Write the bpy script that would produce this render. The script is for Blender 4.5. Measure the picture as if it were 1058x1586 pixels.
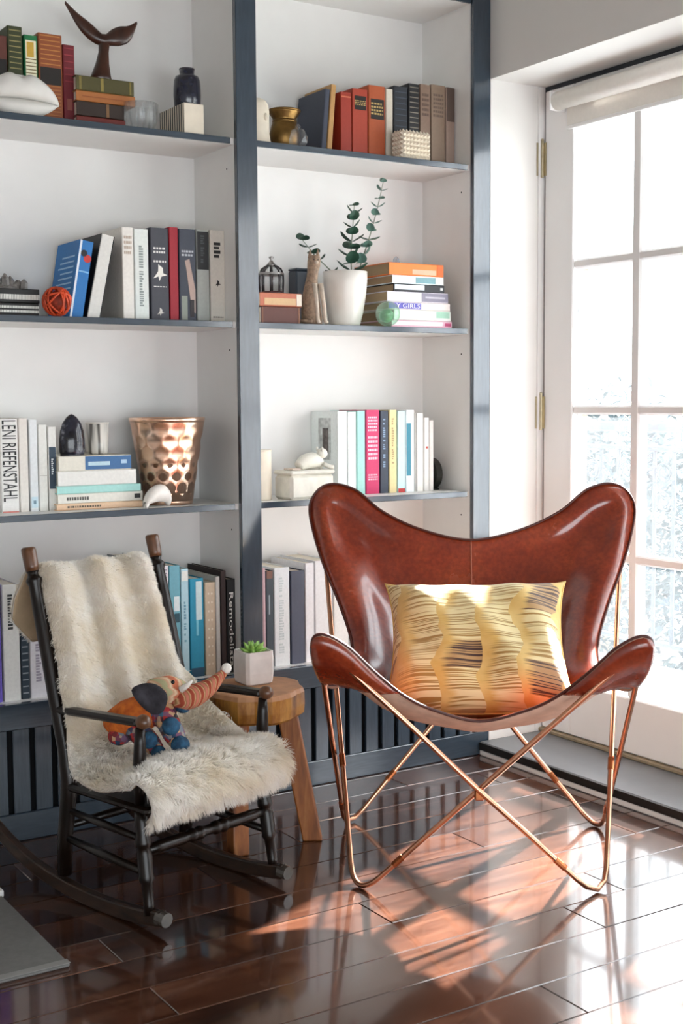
import bpy, math, random
import numpy as np
from mathutils import Vector, Matrix

random.seed(7)
rng = np.random.default_rng(7)
sc = bpy.context.scene
for o in list(bpy.data.objects):
    bpy.data.objects.remove(o)
COL = sc.collection

# ------------------------------------------------------------------ camera
cam_d = bpy.data.cameras.new('camera')
cam = bpy.data.objects.new('camera', cam_d)
COL.objects.link(cam)
CR = Vector((0.84506617, -0.53461855, -0.00679489))
CU = Vector((0.05056741, 0.0672667, 0.99645277))
CF = Vector((0.53226507, 0.84241213, -0.08387909))
CP = Vector((-2.46869766, -3.15306528, 1.10))
cam.matrix_world = Matrix(((CR.x, CU.x, -CF.x, CP.x), (CR.y, CU.y, -CF.y, CP.y), (CR.z, CU.z, -CF.z, CP.z), (0, 0, 0, 1)))
cam_d.sensor_fit = 'AUTO'
cam_d.sensor_width = 36.0
cam_d.lens = 2021.21 / 1586.0 * 36.0
cam_d.clip_start = 0.05
cam_d.clip_end = 200
sc.camera = cam

# ------------------------------------------------------------------ world, sun, sky portals, exposure
SKY = 5.0
SUN = 56.0
EXPO = 0.45
w = bpy.data.worlds.new('sky')
sc.world = w
w.use_nodes = True
bg = w.node_tree.nodes['Background']
bg.inputs['Color'].default_value = (0.90, 0.955, 1.0, 1)
bg.inputs['Strength'].default_value = SKY
sun_d = bpy.data.lights.new('sun', 'SUN')
sun_d.energy = SUN
sun_d.angle = math.radians(0.9)
sun_d.color = (1.0, 0.985, 0.96)
sun = bpy.data.objects.new('sun', sun_d)
COL.objects.link(sun)
_el = math.radians(28.5)
_sd = Vector((-0.9133 * math.cos(_el), -0.4073 * math.cos(_el), -math.sin(_el)))
sun.rotation_euler = _sd.to_track_quat('-Z', 'Y').to_euler()
sun.location = (6, 3, 5)


def portal(name, loc, direction, sx, sy):
    d = bpy.data.lights.new(name, 'AREA')
    d.shape = 'RECTANGLE'
    d.size, d.size_y = sx, sy
    d.cycles.is_portal = True
    o = bpy.data.objects.new(name, d)
    o.location = loc
    o.rotation_euler = Vector(direction).to_track_quat('-Z', 'Z').to_euler()
    COL.objects.link(o)


portal('door_portal', (0.45, -1.2, 1.1), (-1, 0, 0), 2.5, 2.1)
portal('rear_fill_portal', (-2.1, -5.28, .75), (0, 1, 0), 4.0, 1.4)  # samples sky light through the added rear opening

sc.view_settings.view_transform = 'Standard'
sc.view_settings.look = 'None'
sc.view_settings.gamma = 1.0
sc.view_settings.use_curve_mapping = False
sc.view_settings.exposure = EXPO
sc.cycles.max_bounces = 10
sc.cycles.diffuse_bounces = 5
sc.cycles.glossy_bounces = 4
sc.cycles.transmission_bounces = 8
sc.cycles.transparent_max_bounces = 16
sc.cycles.sample_clamp_indirect = 6.0
sc.cycles.caustics_reflective = False
sc.cycles.caustics_refractive = False


# ------------------------------------------------------------------ materials
def lin(h):
    h = h.lstrip('#')
    c = [int(h[i:i + 2], 16) / 255 for i in (0, 2, 4)]
    return tuple(x / 12.92 if x <= .04045 else ((x + .055) / 1.055) ** 2.4 for x in c) + (1,)


class NT:
    """small helper around a node tree"""
    def __init__(self, m):
        self.t = m.node_tree
        self.b = self.t.nodes['Principled BSDF']
        self.o = self.t.nodes['Material Output']

    def n(self, typ, **kw):
        nd = self.t.nodes.new(typ)
        for k, v in kw.items():
            setattr(nd, k, v)
        return nd

    def l(self, a, b):
        self.t.links.new(a, b)

    def val(self, nd, key, v):
        if hasattr(v, 'type') and hasattr(v, 'is_linked'):
            self.l(v, nd.inputs[key])
        else:
            nd.inputs[key].default_value = v

    def math(self, op, a, b=0.0, c=0.0):
        nd = self.n('ShaderNodeMath', operation=op)
        self.val(nd, 0, a)
        self.val(nd, 1, b)
        self.val(nd, 2, c)
        return nd.outputs[0]

    def coords(self, kind='Object', scale=(1, 1, 1), offset=None):
        tc = self.n('ShaderNodeTexCoord')
        mp = self.n('ShaderNodeMapping')
        mp.inputs['Scale'].default_value = scale
        self.l(tc.outputs[kind], mp.inputs['Vector'])
        if offset is not None:
            self.l(offset, mp.inputs['Location'])
        return mp.outputs[0]

    def noise(self, vec, scale, detail=3, rough=.55):
        nd = self.n('ShaderNodeTexNoise')
        nd.inputs['Scale'].default_value = scale
        nd.inputs['Detail'].default_value = detail
        nd.inputs['Roughness'].default_value = rough
        self.l(vec, nd.inputs['Vector'])
        return nd.outputs[0]

    def ramp(self, fac, stops):
        nd = self.n('ShaderNodeValToRGB')
        el = nd.color_ramp.elements
        while len(el) < len(stops):
            el.new(0.5)
        for e, (p, c) in zip(el, stops):
            e.position = p
            e.color = lin(c) if isinstance(c, str) else c
        self.l(fac, nd.inputs[0])
        return nd.outputs[0]

    def mix(self, fac, a, b, blend='MIX'):
        nd = self.n('ShaderNodeMix', data_type='RGBA', blend_type=blend)
        self.val(nd, 0, fac)
        for k, v in ((6, a), (7, b)):
            if isinstance(v, str):
                v = lin(v)
            self.val(nd, k, v)
        return nd.outputs[2]

    def bump(self, h, strength=.2, dist=.002):
        nd = self.n('ShaderNodeBump')
        nd.inputs['Strength'].default_value = strength
        nd.inputs['Distance'].default_value = dist
        self.l(h, nd.inputs['Height'])
        self.l(nd.outputs[0], self.b.inputs['Normal'])


def new_mat(name):
    m = bpy.data.materials.new(name)
    m.use_nodes = True
    return m, NT(m)


_cache = {}


def mat(name, hexc, rough=.5, metal=0.0, var=.07, scale=30, bump=0.0, coat=0.0, spec=.5, stretch=(1, 1, 1), bscale=None):
    key = (name, hexc, rough, metal, var, scale, bump, coat, stretch)
    if key in _cache:
        return _cache[key]
    m, t = new_mat(name)
    v = t.coords('Object', stretch)
    nz = t.noise(v, scale)
    c = lin(hexc)
    lo = tuple(x * (1 - var) for x in c[:3]) + (1,)
    hi = tuple(min(1, x * (1 + var)) for x in c[:3]) + (1,)
    t.l(t.ramp(nz, [(.3, lo), (.7, hi)]), t.b.inputs['Base Color'])
    t.b.inputs['Roughness'].default_value = rough
    t.b.inputs['Metallic'].default_value = metal
    t.b.inputs['Specular IOR Level'].default_value = spec
    if coat:
        t.b.inputs['Coat Weight'].default_value = coat
        t.b.inputs['Coat Roughness'].default_value = .12
    if bump:
        b2 = t.noise(v, bscale or scale * 3, 4)
        t.bump(b2, bump, .002)
    _cache[key] = m
    return m


def bookmat(hexc):
    return mat('book_cloth_' + hexc.strip('#'), hexc, rough=.55, var=.05, scale=120, bump=.04)


WHITE_WALL = mat('white_wall_paint', '#e2e0dd', rough=.7, var=.015, scale=4, bump=.03, bscale=160)
WHITE_TRIM = mat('white_gloss_trim', '#ecebea', rough=.35, var=.015, scale=6)
SHELF_WHITE = mat('white_shelf_laminate', '#e3e2e0', rough=.45, var=.02, scale=8)
CEILING_M = mat('darkened_ceiling', '#9a958d', rough=.8, var=.01, scale=5)  # greyed so the unseen ceiling bounces less light onto the upper shelves
BLUE = mat('blue_grey_painted_wood', '#303d49', rough=.24, var=.16, scale=22, bump=.05, stretch=(6, 6, .6), coat=.8)
BLUE_H = mat('blue_grey_painted_rail', '#303d49', rough=.24, var=.16, scale=22, bump=.05, stretch=(.6, 6, 6), coat=.8)
DARKGAP = mat('dark_hollow_shade', '#0b0d10', rough=.9)
COPPER = mat('copper_rod', '#d49c7e', rough=.24, metal=1, var=.08, scale=40)
COPPER2 = mat('copper_clip', '#a5643f', rough=.32, metal=1, var=.12, scale=60)
BRASS = mat('aged_brass', '#c4b79a', rough=.35, metal=1, var=.1, scale=40)
BLACKWOOD = mat('black_lacquered_wood', '#120a06', rough=.3, var=.5, scale=30, stretch=(3, 3, .6), spec=.35)
TURNED = mat('worn_brown_turned_wood', '#5c3a22', rough=.35, var=.35, scale=40, stretch=(3, 3, .6), coat=.2)
ROCKERWOOD = mat('worn_rocker_wood', '#2a1a10', rough=.32, var=.7, scale=25, stretch=(4, .7, 2), spec=.35)
CERAMIC = mat('white_glazed_ceramic', '#e4dfd8', rough=.28, var=.03, scale=10)
MATTEWHITE = mat('matte_white_plaster', '#dcd9d4', rough=.75, var=.04, scale=20, bump=.06)
CREAM = mat('cream_stone', '#ddd2c0', rough=.6, var=.06, scale=25, bump=.08)
PAGE = {}


def pagemat(h):
    return mat('page_block_' + h.strip('#'), h, rough=.8, var=.14, scale=60, stretch=(40, 1, 1), bump=.05)


# floor plank wood: colour differs from plank to plank, grain runs along x
WOOD, t = new_mat('dark_cherry_floor_wood')
oi = t.n('ShaderNodeObjectInfo')
rv = t.math('MULTIPLY', oi.outputs['Random'], 37.0)
cx = t.n('ShaderNodeCombineXYZ')
t.l(rv, cx.inputs[0]); t.l(rv, cx.inputs[1])
v = t.coords('Object', (1.2, 14, 14), cx.outputs[0])
g1 = t.noise(v, 3.0, 5, .62)
v2 = t.coords('Object', (1.0, 2.2, 1), cx.outputs[0])
g2 = t.noise(v2, 2.6, 3)
base = t.ramp(g1, [(.28, '#452619'), (.5, '#68412f'), (.74, '#875e48')])
shade = t.ramp(g2, [(.3, '#7d706a'), (.7, '#ffffff')])
tone = t.ramp(oi.outputs['Random'], [(0, '#b0a8a4'), (1, '#ffffff')])
c1 = t.mix(1.0, base, shade, 'MULTIPLY')
t.l(t.mix(1.0, c1, tone, 'MULTIPLY'), t.b.inputs['Base Color'])
t.b.inputs['Roughness'].default_value = .2
t.b.inputs['Coat Weight'].default_value = 1.0
t.b.inputs['Coat IOR'].default_value = 1.6
t.b.inputs['Coat Roughness'].default_value = .07
t.bump(g1, .05, .002)

# saddle leather
LEATHER, t = new_mat('reddish_brown_leather')
v = t.coords('Object')
n1 = t.noise(v, 5.0, 5, .6)
n2 = t.noise(v, 90, 3)
base = t.ramp(n1, [(.25, '#652010'), (.5, '#8a321a'), (.75, '#a54a27')])
t.l(t.mix(.35, base, t.ramp(n2, [(.35, '#6b3d2e'), (.65, '#ffffff')]), 'MULTIPLY'), t.b.inputs['Base Color'])
t.l(t.ramp(n1, [(.3, (.17, .17, .17, 1)), (.7, (.3, .3, .3, 1))]), t.b.inputs['Roughness'])
t.b.inputs['Coat Weight'].default_value = .7
t.b.inputs['Coat Roughness'].default_value = .13
t.bump(n2, .06, .001)
LEATHER_EDGE = mat('dark_leather_edge', '#4a1f18', rough=.4, var=.15, scale=40)
SUEDE = mat('pale_suede_underside', '#e0c3ae', rough=.85, var=.12, scale=30, bump=.1)

# sheepskin
SKIN = mat('sheepskin_hide', '#c3ac8c', rough=.9, var=.1, scale=25, bump=.1)
FLEECE, t = new_mat('ivory_fleece')
v = t.coords('Object')
t.t.nodes.remove(t.b)
_c = t.ramp(t.noise(v, 9, 3), [(.3, '#f7f0e2'), (.6, '#fffdf9')])
_d = t.n('ShaderNodeBsdfDiffuse'); _t = t.n('ShaderNodeBsdfTranslucent'); _m = t.n('ShaderNodeMixShader')
_m.inputs[0].default_value = .55
t.l(_c, _d.inputs[0]); t.l(_c, _t.inputs[0]); t.l(_d.outputs[0], _m.inputs[1]); t.l(_t.outputs[0], _m.inputs[2])
t.l(_m.outputs[0], t.o.inputs[0])

# live-edge stool wood
SLABTOP = mat('stool_end_grain', '#b5835c', rough=.5, var=.25, scale=14, bump=.06)
SLABSIDE, t = new_mat('stool_bark_edge')
v = t.coords('Object', (1, 1, .35))
t.l(t.ramp(t.noise(v, 26, 5, .65), [(.3, '#4e2610'), (.48, '#9c6526'), (.66, '#c08a3c')]), t.b.inputs['Base Color'])
t.b.inputs['Roughness'].default_value = .4
LEGWOOD, t = new_mat('stool_leg_wood')
v = t.coords('Object', (6, 6, .8))
t.l(t.ramp(t.noise(v, 9, 4, .6), [(.3, '#6e3c1a'), (.55, '#96592a'), (.75, '#b57b45')]), t.b.inputs['Base Color'])
t.b.inputs['Roughness'].default_value = .42

# clear glass for panes; a pale veil mixed in imitates window glare
def glass_mat(name, tint, veil, rough=.02):
    m, t = new_mat(name)
    t.t.nodes.remove(t.b)
    tr = t.n('ShaderNodeBsdfTransparent')
    tr.inputs[0].default_value = tint
    gl = t.n('ShaderNodeBsdfGlossy')
    gl.inputs['Roughness'].default_value = rough
    tl = t.n('ShaderNodeBsdfTranslucent')
    tl.inputs[0].default_value = (.95, .97, 1, 1)
    lw = t.n('ShaderNodeLayerWeight')               # thin-sheet reflectance, the same from both sides
    lw.inputs[0].default_value = .5
    fr = t.n('ShaderNodeMath', operation='MULTIPLY_ADD')
    t.l(t.math('POWER', lw.outputs['Facing'], 4.0), fr.inputs[0])
    fr.inputs[1].default_value = .75
    fr.inputs[2].default_value = .03
    mv = t.n('ShaderNodeMixShader')
    nz = t.noise(t.coords('Object'), 5, 3)
    mr = t.n('ShaderNodeMapRange')
    mr.inputs['From Min'].default_value = .3
    mr.inputs['From Max'].default_value = .7
    mr.inputs['To Min'].default_value = veil * .8
    mr.inputs['To Max'].default_value = veil * 1.2
    t.l(nz, mr.inputs['Value'])
    t.l(mr.outputs[0], mv.inputs[0])
    t.l(tr.outputs[0], mv.inputs[1]); t.l(tl.outputs[0], mv.inputs[2])
    m2 = t.n('ShaderNodeMixShader')
    t.l(fr.outputs[0], m2.inputs[0]); t.l(mv.outputs[0], m2.inputs[1]); t.l(gl.outputs[0], m2.inputs[2])
    t.l(m2.outputs[0], t.o.inputs[0])
    return m


PANE = glass_mat('glare_veiled_glass', (1, 1, 1, 1), .012)
CLEARGLASS = glass_mat('clear_ornament_glass', (.975, .985, .99, 1), .16, .03)
GREENGLASS = glass_mat('green_ornament_glass', (.72, .93, .78, 1), .18, .03)


# ------------------------------------------------------------------ geometry helpers
class G:
    """collects vertices and faces, then links them as one mesh object"""
    def __init__(self):
        self.v, self.f, self.mi = [], [], []
        self.cur = 0

    def add(self, vs, fs, mi=None):
        o = len(self.v)
        self.v += [tuple(p) for p in vs]
        self.f += [tuple(i + o for i in f) for f in fs]
        self.mi += [self.cur if mi is None else mi] * len(fs)
        return self

    def box(self, x0, x1, y0, y1, z0, z1, mi=None, M=None):
        vs = [(x, y, z) for x in (x0, x1) for y in (y0, y1) for z in (z0, z1)]
        if M is not None:
            vs = [M @ Vector(p) for p in vs]
        return self.add(vs, [(0, 1, 3, 2), (4, 6, 7, 5), (0, 4, 5, 1), (2, 3, 7, 6), (0, 2, 6, 4), (1, 5, 7, 3)], mi)

    def cbox(self, x0, x1, y0, y1, z0, z1, c=.004, M=None, mi=None):
        """box with chamfered edges"""
        cx_, cy_, cz_ = (x0 + x1) / 2, (y0 + y1) / 2, (z0 + z1) / 2
        hx, hy, hz = (x1 - x0) / 2, (y1 - y0) / 2, (z1 - z0) / 2
        c = min(c, hx * .9, hy * .9, hz * .9)
        vs, idx = [], {}
        for sx in (-1, 1):
            for sy in (-1, 1):
                for sz in (-1, 1):
                    for a in range(3):
                        p = [sx * (hx - (c if a != 0 else 0)), sy * (hy - (c if a != 1 else 0)), sz * (hz - (c if a != 2 else 0))]
                        idx[(sx, sy, sz, a)] = len(vs)
                        q = Vector((cx_ + p[0], cy_ + p[1], cz_ + p[2]))
                        vs.append(M @ q if M is not None else q)
        fs = []
        for a in range(3):
            b, d = [(1, 2), (2, 0), (0, 1)][a]
            for s in (-1, 1):
                loop = []
                for sb, sd in ((-1, -1), (1, -1), (1, 1), (-1, 1)):
                    k = [0, 0, 0]
                    k[a], k[b], k[d] = s, sb, sd
                    loop.append(idx[(k[0], k[1], k[2], a)])
                fs.append(tuple(loop if s > 0 else loop[::-1]))
        for a in range(3):
            b, d = [(1, 2), (2, 0), (0, 1)][a]
            for sb in (-1, 1):
                for sd in (-1, 1):
                    k = [0, 0, 0]
                    k[b], k[d] = sb, sd
                    k0, k1 = k[:], k[:]
                    k0[a], k1[a] = -1, 1
                    q = (idx[tuple(k0) + (b,)], idx[tuple(k1) + (b,)], idx[tuple(k1) + (d,)], idx[tuple(k0) + (d,)])
                    fs.append(q if sb * sd < 0 else q[::-1])
        for sx in (-1, 1):
            for sy in (-1, 1):
                for sz in (-1, 1):
                    tr = tuple(idx[(sx, sy, sz, a)] for a in range(3))
                    fs.append(tr if sx * sy * sz > 0 else tr[::-1])
        return self.add(vs, fs, mi)

    def tube(self, pts, rad, n=10, cap=True, closed=False, mi=None, sq=None):
        """round (or rectangular, sq=(a,b)) section swept along points"""
        P = [Vector(p) for p in pts]
        m = len(P)
        R = rad if hasattr(rad, '__len__') else [rad] * m
        T = []
        for i in range(m):
            a = P[(i - 1) % m] if (closed or i > 0) else P[i]
            b = P[(i + 1) % m] if (closed or i < m - 1) else P[i]
            T.append((b - a).normalized())
        up = Vector((0, 0, 1)) if abs(T[0].z) < .9 else Vector((0, 1, 0))
        nrm = (up - T[0] * up.dot(T[0])).normalized()
        vs = []
        for i in range(m):
            if i:
                nrm = nrm - T[i] * nrm.dot(T[i])
                nrm = nrm.normalized() if nrm.length > 1e-6 else T[i].orthogonal().normalized()
            bi = T[i].cross(nrm)
            for k in range(n):
                a = 2 * math.pi * k / n
                vs.append(P[i] + (nrm * math.cos(a) + bi * math.sin(a)) * R[i])
        fs = []
        for i in range(m if closed else m - 1):
            j = (i + 1) % m
            for k in range(n):
                l_ = (k + 1) % n
                fs.append((i * n + k, i * n + l_, j * n + l_, j * n + k))
        if cap and not closed:
            fs.append(tuple(range(n))[::-1])
            fs.append(tuple((m - 1) * n + k for k in range(n)))
        return self.add(vs, fs, mi)

    def lathe(self, prof, n=24, c=(0, 0, 0), mi=None, jit=0.0, twist=False, sx=1, sy=1):
        """profile [(r, z)] turned about z"""
        vs, fs = [], []
        m = len(prof)
        for j, (r, z) in enumerate(prof):
            for k in range(n):
                a = 2 * math.pi * (k + (.5 if twist and j % 2 else 0)) / n
                q = r * (1 + jit * random.uniform(-1, 1))
                vs.append((c[0] + q * math.cos(a) * sx, c[1] + q * math.sin(a) * sy, c[2] + z))
        for j in range(m - 1):
            for k in range(n):
                l_ = (k + 1) % n
                if twist:
                    if j % 2 == 0:
                        fs += [(j * n + k, j * n + l_, (j + 1) * n + k), (j * n + l_, (j + 1) * n + l_, (j + 1) * n + k)]
                    else:
                        fs += [(j * n + k, j * n + l_, (j + 1) * n + l_), (j * n + k, (j + 1) * n + l_, (j + 1) * n + k)]
                else:
                    fs.append((j * n + k, j * n + l_, (j + 1) * n + l_, (j + 1) * n + k))
        if prof[0][0] > 1e-5:
            fs.append(tuple(range(n))[::-1])
        if prof[-1][0] > 1e-5:
            fs.append(tuple((m - 1) * n + k for k in range(n)))
        return self.add(vs, fs, mi)

    def ball(self, c, r, n=14, m=9, s=(1, 1, 1), M=None, mi=None):
        vs, fs = [], []
        for j in range(m + 1):
            ph = math.pi * j / m
            for k in range(n):
                a = 2 * math.pi * k / n
                p = Vector((r * s[0] * math.sin(ph) * math.cos(a), r * s[1] * math.sin(ph) * math.sin(a), -r * s[2] * math.cos(ph)))
                if M is not None:
                    p = M @ p
                vs.append(p + Vector(c))
        for j in range(m):
            for k in range(n):
                l_ = (k + 1) % n
                fs.append((j * n + k, j * n + l_, (j + 1) * n + l_, (j + 1) * n + k))
        return self.add(vs, fs, mi)

    def grid(self, fn, nu, nv, mi=None, flip=False):
        vs = [fn(i / (nu - 1), j / (nv - 1)) for j in range(nv) for i in range(nu)]
        fs = []
        for j in range(nv - 1):
            for i in range(nu - 1):
                q = (j * nu + i, j * nu + i + 1, (j + 1) * nu + i + 1, (j + 1) * nu + i)
                fs.append(q[::-1] if flip else q)
        return self.add(vs, fs, mi)

    def prism(self, poly, z0, z1, mi=None, M=None):
        n = len(poly)
        vs = [(x, y, z0) for x, y in poly] + [(x, y, z1) for x, y in poly]
        if M is not None:
            vs = [M @ Vector(p) for p in vs]
        fs = [tuple(range(n))[::-1], tuple(range(n, 2 * n))]
        for k in range(n):
            l_ = (k + 1) % n
            fs.append((k, l_, n + l_, n + k))
        return self.add(vs, fs, mi)

    def mesh(self, name, mats, smooth=False):
        me = bpy.data.meshes.new(name)
        me.from_pydata(self.v, [], self.f)
        for m in (mats if isinstance(mats, (list, tuple)) else [mats]):
            me.materials.append(m)
        if any(self.mi):
            me.polygons.foreach_set('material_index', self.mi)
        if smooth:
            me.shade_smooth()
        me.validate()
        me.update()
        return me

    def build(self, name, mats, parent=None, smooth=False, loc=None, rot=None):
        return obj(name, self.mesh(name, mats, smooth), parent, loc, rot)


def obj(name, data, parent=None, loc=None, rot=None):
    o = bpy.data.objects.new(name, data)
    COL.objects.link(o)
    if parent is not None:
        o.parent = parent
    if loc is not None:
        o.location = loc
    if rot is not None:
        o.rotation_euler = rot
    return o


def tag(o, label, cat, group=None, kind=None):
    o['label'] = label
    o['category'] = cat
    if group:
        o['group'] = group
    if kind:
        o['kind'] = kind
    return o


def thing(name, label, cat, loc=(0, 0, 0), rot=(0, 0, 0), group=None, kind=None):
    return tag(obj(name, None, None, loc, rot), label, cat, group, kind)


def mod(o, typ, **kw):
    m = o.modifiers.new(typ.lower(), typ)
    for k, v in kw.items():
        setattr(m, k, v)
    return m


def catmull(pts, per=8, closed=False):
    P = [Vector(p) for p in pts]
    n = len(P)
    out = []
    rngs = range(n) if closed else range(n - 1)
    for i in rngs:
        p0 = P[(i - 1) % n] if (closed or i > 0) else P[i] * 2 - P[i + 1]
        p1, p2 = P[i], P[(i + 1) % n]
        p3 = P[(i + 2) % n] if (closed or i + 2 < n) else P[i + 1] * 2 - P[i]
        for k in range(per):
            t_ = k / per
            out.append(.5 * ((2 * p1) + (p2 - p0) * t_ + (2 * p0 - 5 * p1 + 4 * p2 - p3) * t_ ** 2 + (3 * p1 - p0 - 3 * p2 + p3) * t_ ** 3))
    if not closed:
        out.append(P[-1])
    return out


def resample(pts, n):
    P = [Vector(p) for p in pts]
    d = [0]
    for a, b in zip(P, P[1:]):
        d.append(d[-1] + (b - a).length)
    out, j = [], 0
    for i in range(n):
        s = d[-1] * i / (n - 1)
        while j < len(d) - 2 and d[j + 1] < s:
            j += 1
        u = (s - d[j]) / max(1e-9, d[j + 1] - d[j])
        out.append(P[j].lerp(P[j + 1], min(1, max(0, u))))
    return out


def rounded(pts, r, per=6):
    """polyline with its inner corners rounded by radius-like distance r"""
    P = [Vector(p) for p in pts]
    out = [P[0]]
    for a, b, c in zip(P, P[1:], P[2:]):
        d1, d2 = (a - b), (c - b)
        k1, k2 = min(r, d1.length * .45), min(r, d2.length * .45)
        s, e = b + d1.normalized() * k1, b + d2.normalized() * k2
        for i in range(per + 1):
            t_ = i / per
            out.append(s * (1 - t_) ** 2 + b * 2 * t_ * (1 - t_) + e * t_ ** 2)
    out.append(P[-1])
    return out


def text_mesh(s, w_, h_, m, depth=.0004):
    """flat lettering scaled to w_ x h_ (x along the line, y up), lower-left at the origin"""
    cu = bpy.data.curves.new('lettering', 'FONT')
    cu.body = s
    cu.size = 1
    cu.resolution_u = 3
    cu.extrude = .005
    to = bpy.data.objects.new('lettering', cu)
    COL.objects.link(to)
    me = bpy.data.meshes.new_from_object(to)
    bpy.data.objects.remove(to)
    xs = [v_.co.x for v_ in me.vertices]
    ys = [v_.co.y for v_ in me.vertices]
    x0, x1, y0, y1 = min(xs), max(xs), min(ys), max(ys)
    for v_ in me.vertices:
        v_.co.x = (v_.co.x - x0) / (x1 - x0) * w_
        v_.co.y = (v_.co.y - y0) / (y1 - y0) * h_
        v_.co.z = v_.co.z / .005 * depth
    me.materials.clear()
    me.materials.append(m)
    return me


# ------------------------------------------------------------------ room shell
XW = 0.0651          # plane of the door wall
XD = 0.272           # room-side face of the door leaf
X0R, Y0R, ZC = -4.2, -5.2, 2.72

fl = G().box(X0R, XW + .2, Y0R, .28, -.06, -.013).build('floor', mat('subfloor', '#160c07', rough=.9))
tag(fl, 'dark cherry floor of long glossy boards', 'floor', kind='structure')
seam0, pw = -0.94, 0.1322
k = math.floor((Y0R - seam0) / pw)
_pm = {}
row = 0
while True:
    ya = seam0 + k * pw
    if ya > .27:
        break
    yb = min(ya + pw, .28)
    x = X0R - random.uniform(0, 1.0)
    if row % 3 == 0:
        x = X0R - .35
    while x < XW:
        L = random.choice((.9, 1.1, 1.25, 1.4))
        xa, xb = max(x, X0R), min(x + L, XW + .1)
        if xb - xa > .05 and yb - ya > .02:
            key = (round(xb - xa, 3), round(yb - ya, 3))
            if key not in _pm:
                hx, hy = key[0] / 2 - .0006, key[1] / 2 - .0006
                _pm[key] = G().cbox(-hx, hx, -hy, hy, -.012, 0, c=.0016).mesh('plank', WOOD)
            obj('plank', _pm[key], fl, ((xa + xb) / 2, (ya + yb) / 2, 0))
        x += L
    k += 1
    row += 1

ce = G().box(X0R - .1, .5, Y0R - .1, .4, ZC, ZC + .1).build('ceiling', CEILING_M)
tag(ce, 'unseen grey ceiling, darkened to dim the upper shelves', 'ceiling', kind='structure')
wb = G().box(X0R - .1, XW, .2815, .4, -.06, ZC).build('wall_back', WHITE_WALL)
tag(wb, 'white wall behind the built-in bookcase', 'wall', kind='structure')
DY = -2.388          # far jamb of the door opening
LZ = 2.065
g = G()
g.box(XW, .42, .0, .4, -.06, ZC)
g.box(XW, .42, DY, .0, LZ, ZC)
g.box(XW, .42, Y0R - .1, DY, -.06, ZC)
wr = g.build('wall_right', WHITE_WALL)
tag(wr, 'white wall with the deep glazed door recess', 'wall', kind='structure')
g = G()                                            # wall behind the camera, with a low opening added to let in fill light
g.box(X0R - .1, -4.1, Y0R - .1, Y0R, -.06, ZC)
g.box(-.1, XW, Y0R - .1, Y0R, -.06, ZC)
g.box(-4.1, -.1, Y0R - .1, Y0R, -.06, .05)
g.box(-4.1, -.1, Y0R - .1, Y0R, 1.45, ZC)
tag(g.build('wall_front', WHITE_WALL), 'white wall with an added opening for fill light behind the viewer', 'wall', kind='structure')
g = G().box(X0R - .1, X0R, Y0R, .28, -.06, ZC)
tag(g.build('wall_left', WHITE_WALL), 'plain white side wall facing the glazed door', 'wall', kind='structure')

# door sill: grey slab on a white riser, in front of the door
ts = thing('trim_1', 'grey door sill with white riser below the glazed door', 'sill', kind='structure')
G().cbox(.0254, .40, DY + .002, -.004, .0185, .0435, c=.003, mi=0).build('sill_slab', mat('grey_sill_metal', '#70757a', rough=.32, var=.08, scale=12), ts)
G().box(.022, .0254, DY + .002, -.004, .0185, .0405).build('sill_nosing', mat('dark_sill_nosing', '#1b1917', rough=.5), ts)
G().cbox(.0235, .05, DY + .002, -.004, .0, .0180, c=.003).build('riser', WHITE_TRIM, ts)
G().cbox(.262, .33, DY + .002, -.004, .0436, .056, c=.003).build('threshold', mat('tan_wood_threshold', '#8d8069', rough=.5, var=.15), ts)

# ------------------------------------------------------------------ glazed door
HINGE = BRASS
dr = thing('door_1', 'white glazed door with square panes and brass hinges', 'door', kind='structure')


def leaf(ya, yb):
    """one door leaf between ya (hinge side) and yb, ya > yb"""
    X1 = XD + .045
    st, zb, zt = .131, .223, 1.935
    zlo, zhi = .058, 2.050
    G().cbox(XD, X1, ya - st, ya, zlo, zhi, c=.004).build('stile', WHITE_TRIM, dr)
    G().cbox(XD, X1, yb, yb + st, zlo, zhi, c=.004).build('stile', WHITE_TRIM, dr)
    G().cbox(XD, X1, yb + st, ya - st, zlo, zb, c=.004).build('bottom_rail', WHITE_TRIM, dr)
    G().cbox(XD, X1, yb + st, ya - st, zt, zhi, c=.004).build('top_rail', WHITE_TRIM, dr)
    y0_, y1_ = ya - st, yb + st
    ym = (y0_ + y1_) / 2
    hw = .0185
    hz = (1.5125, 1.0715, .6345)
    for z in hz:
        G().cbox(XD + .003, X1 - .003, y1_, y0_, z - .0145, z + .0145, c=.006).build('muntin', WHITE_TRIM, dr)
    G().cbox(XD + .002, X1 - .002, ym - hw, ym + hw, zb, zt, c=.006).build('muntin', WHITE_TRIM, dr)
    zz = [zt] + [q for z in hz for q in (z + .0145, z - .0145)] + [zb]
    for i in range(0, 8, 2):
        for a, b in ((y0_, ym + hw), (ym - hw, y1_)):
            G().box(XD + .021, XD + .025, b, a, zz[i + 1], zz[i]).build('pane', PANE, dr)


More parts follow.
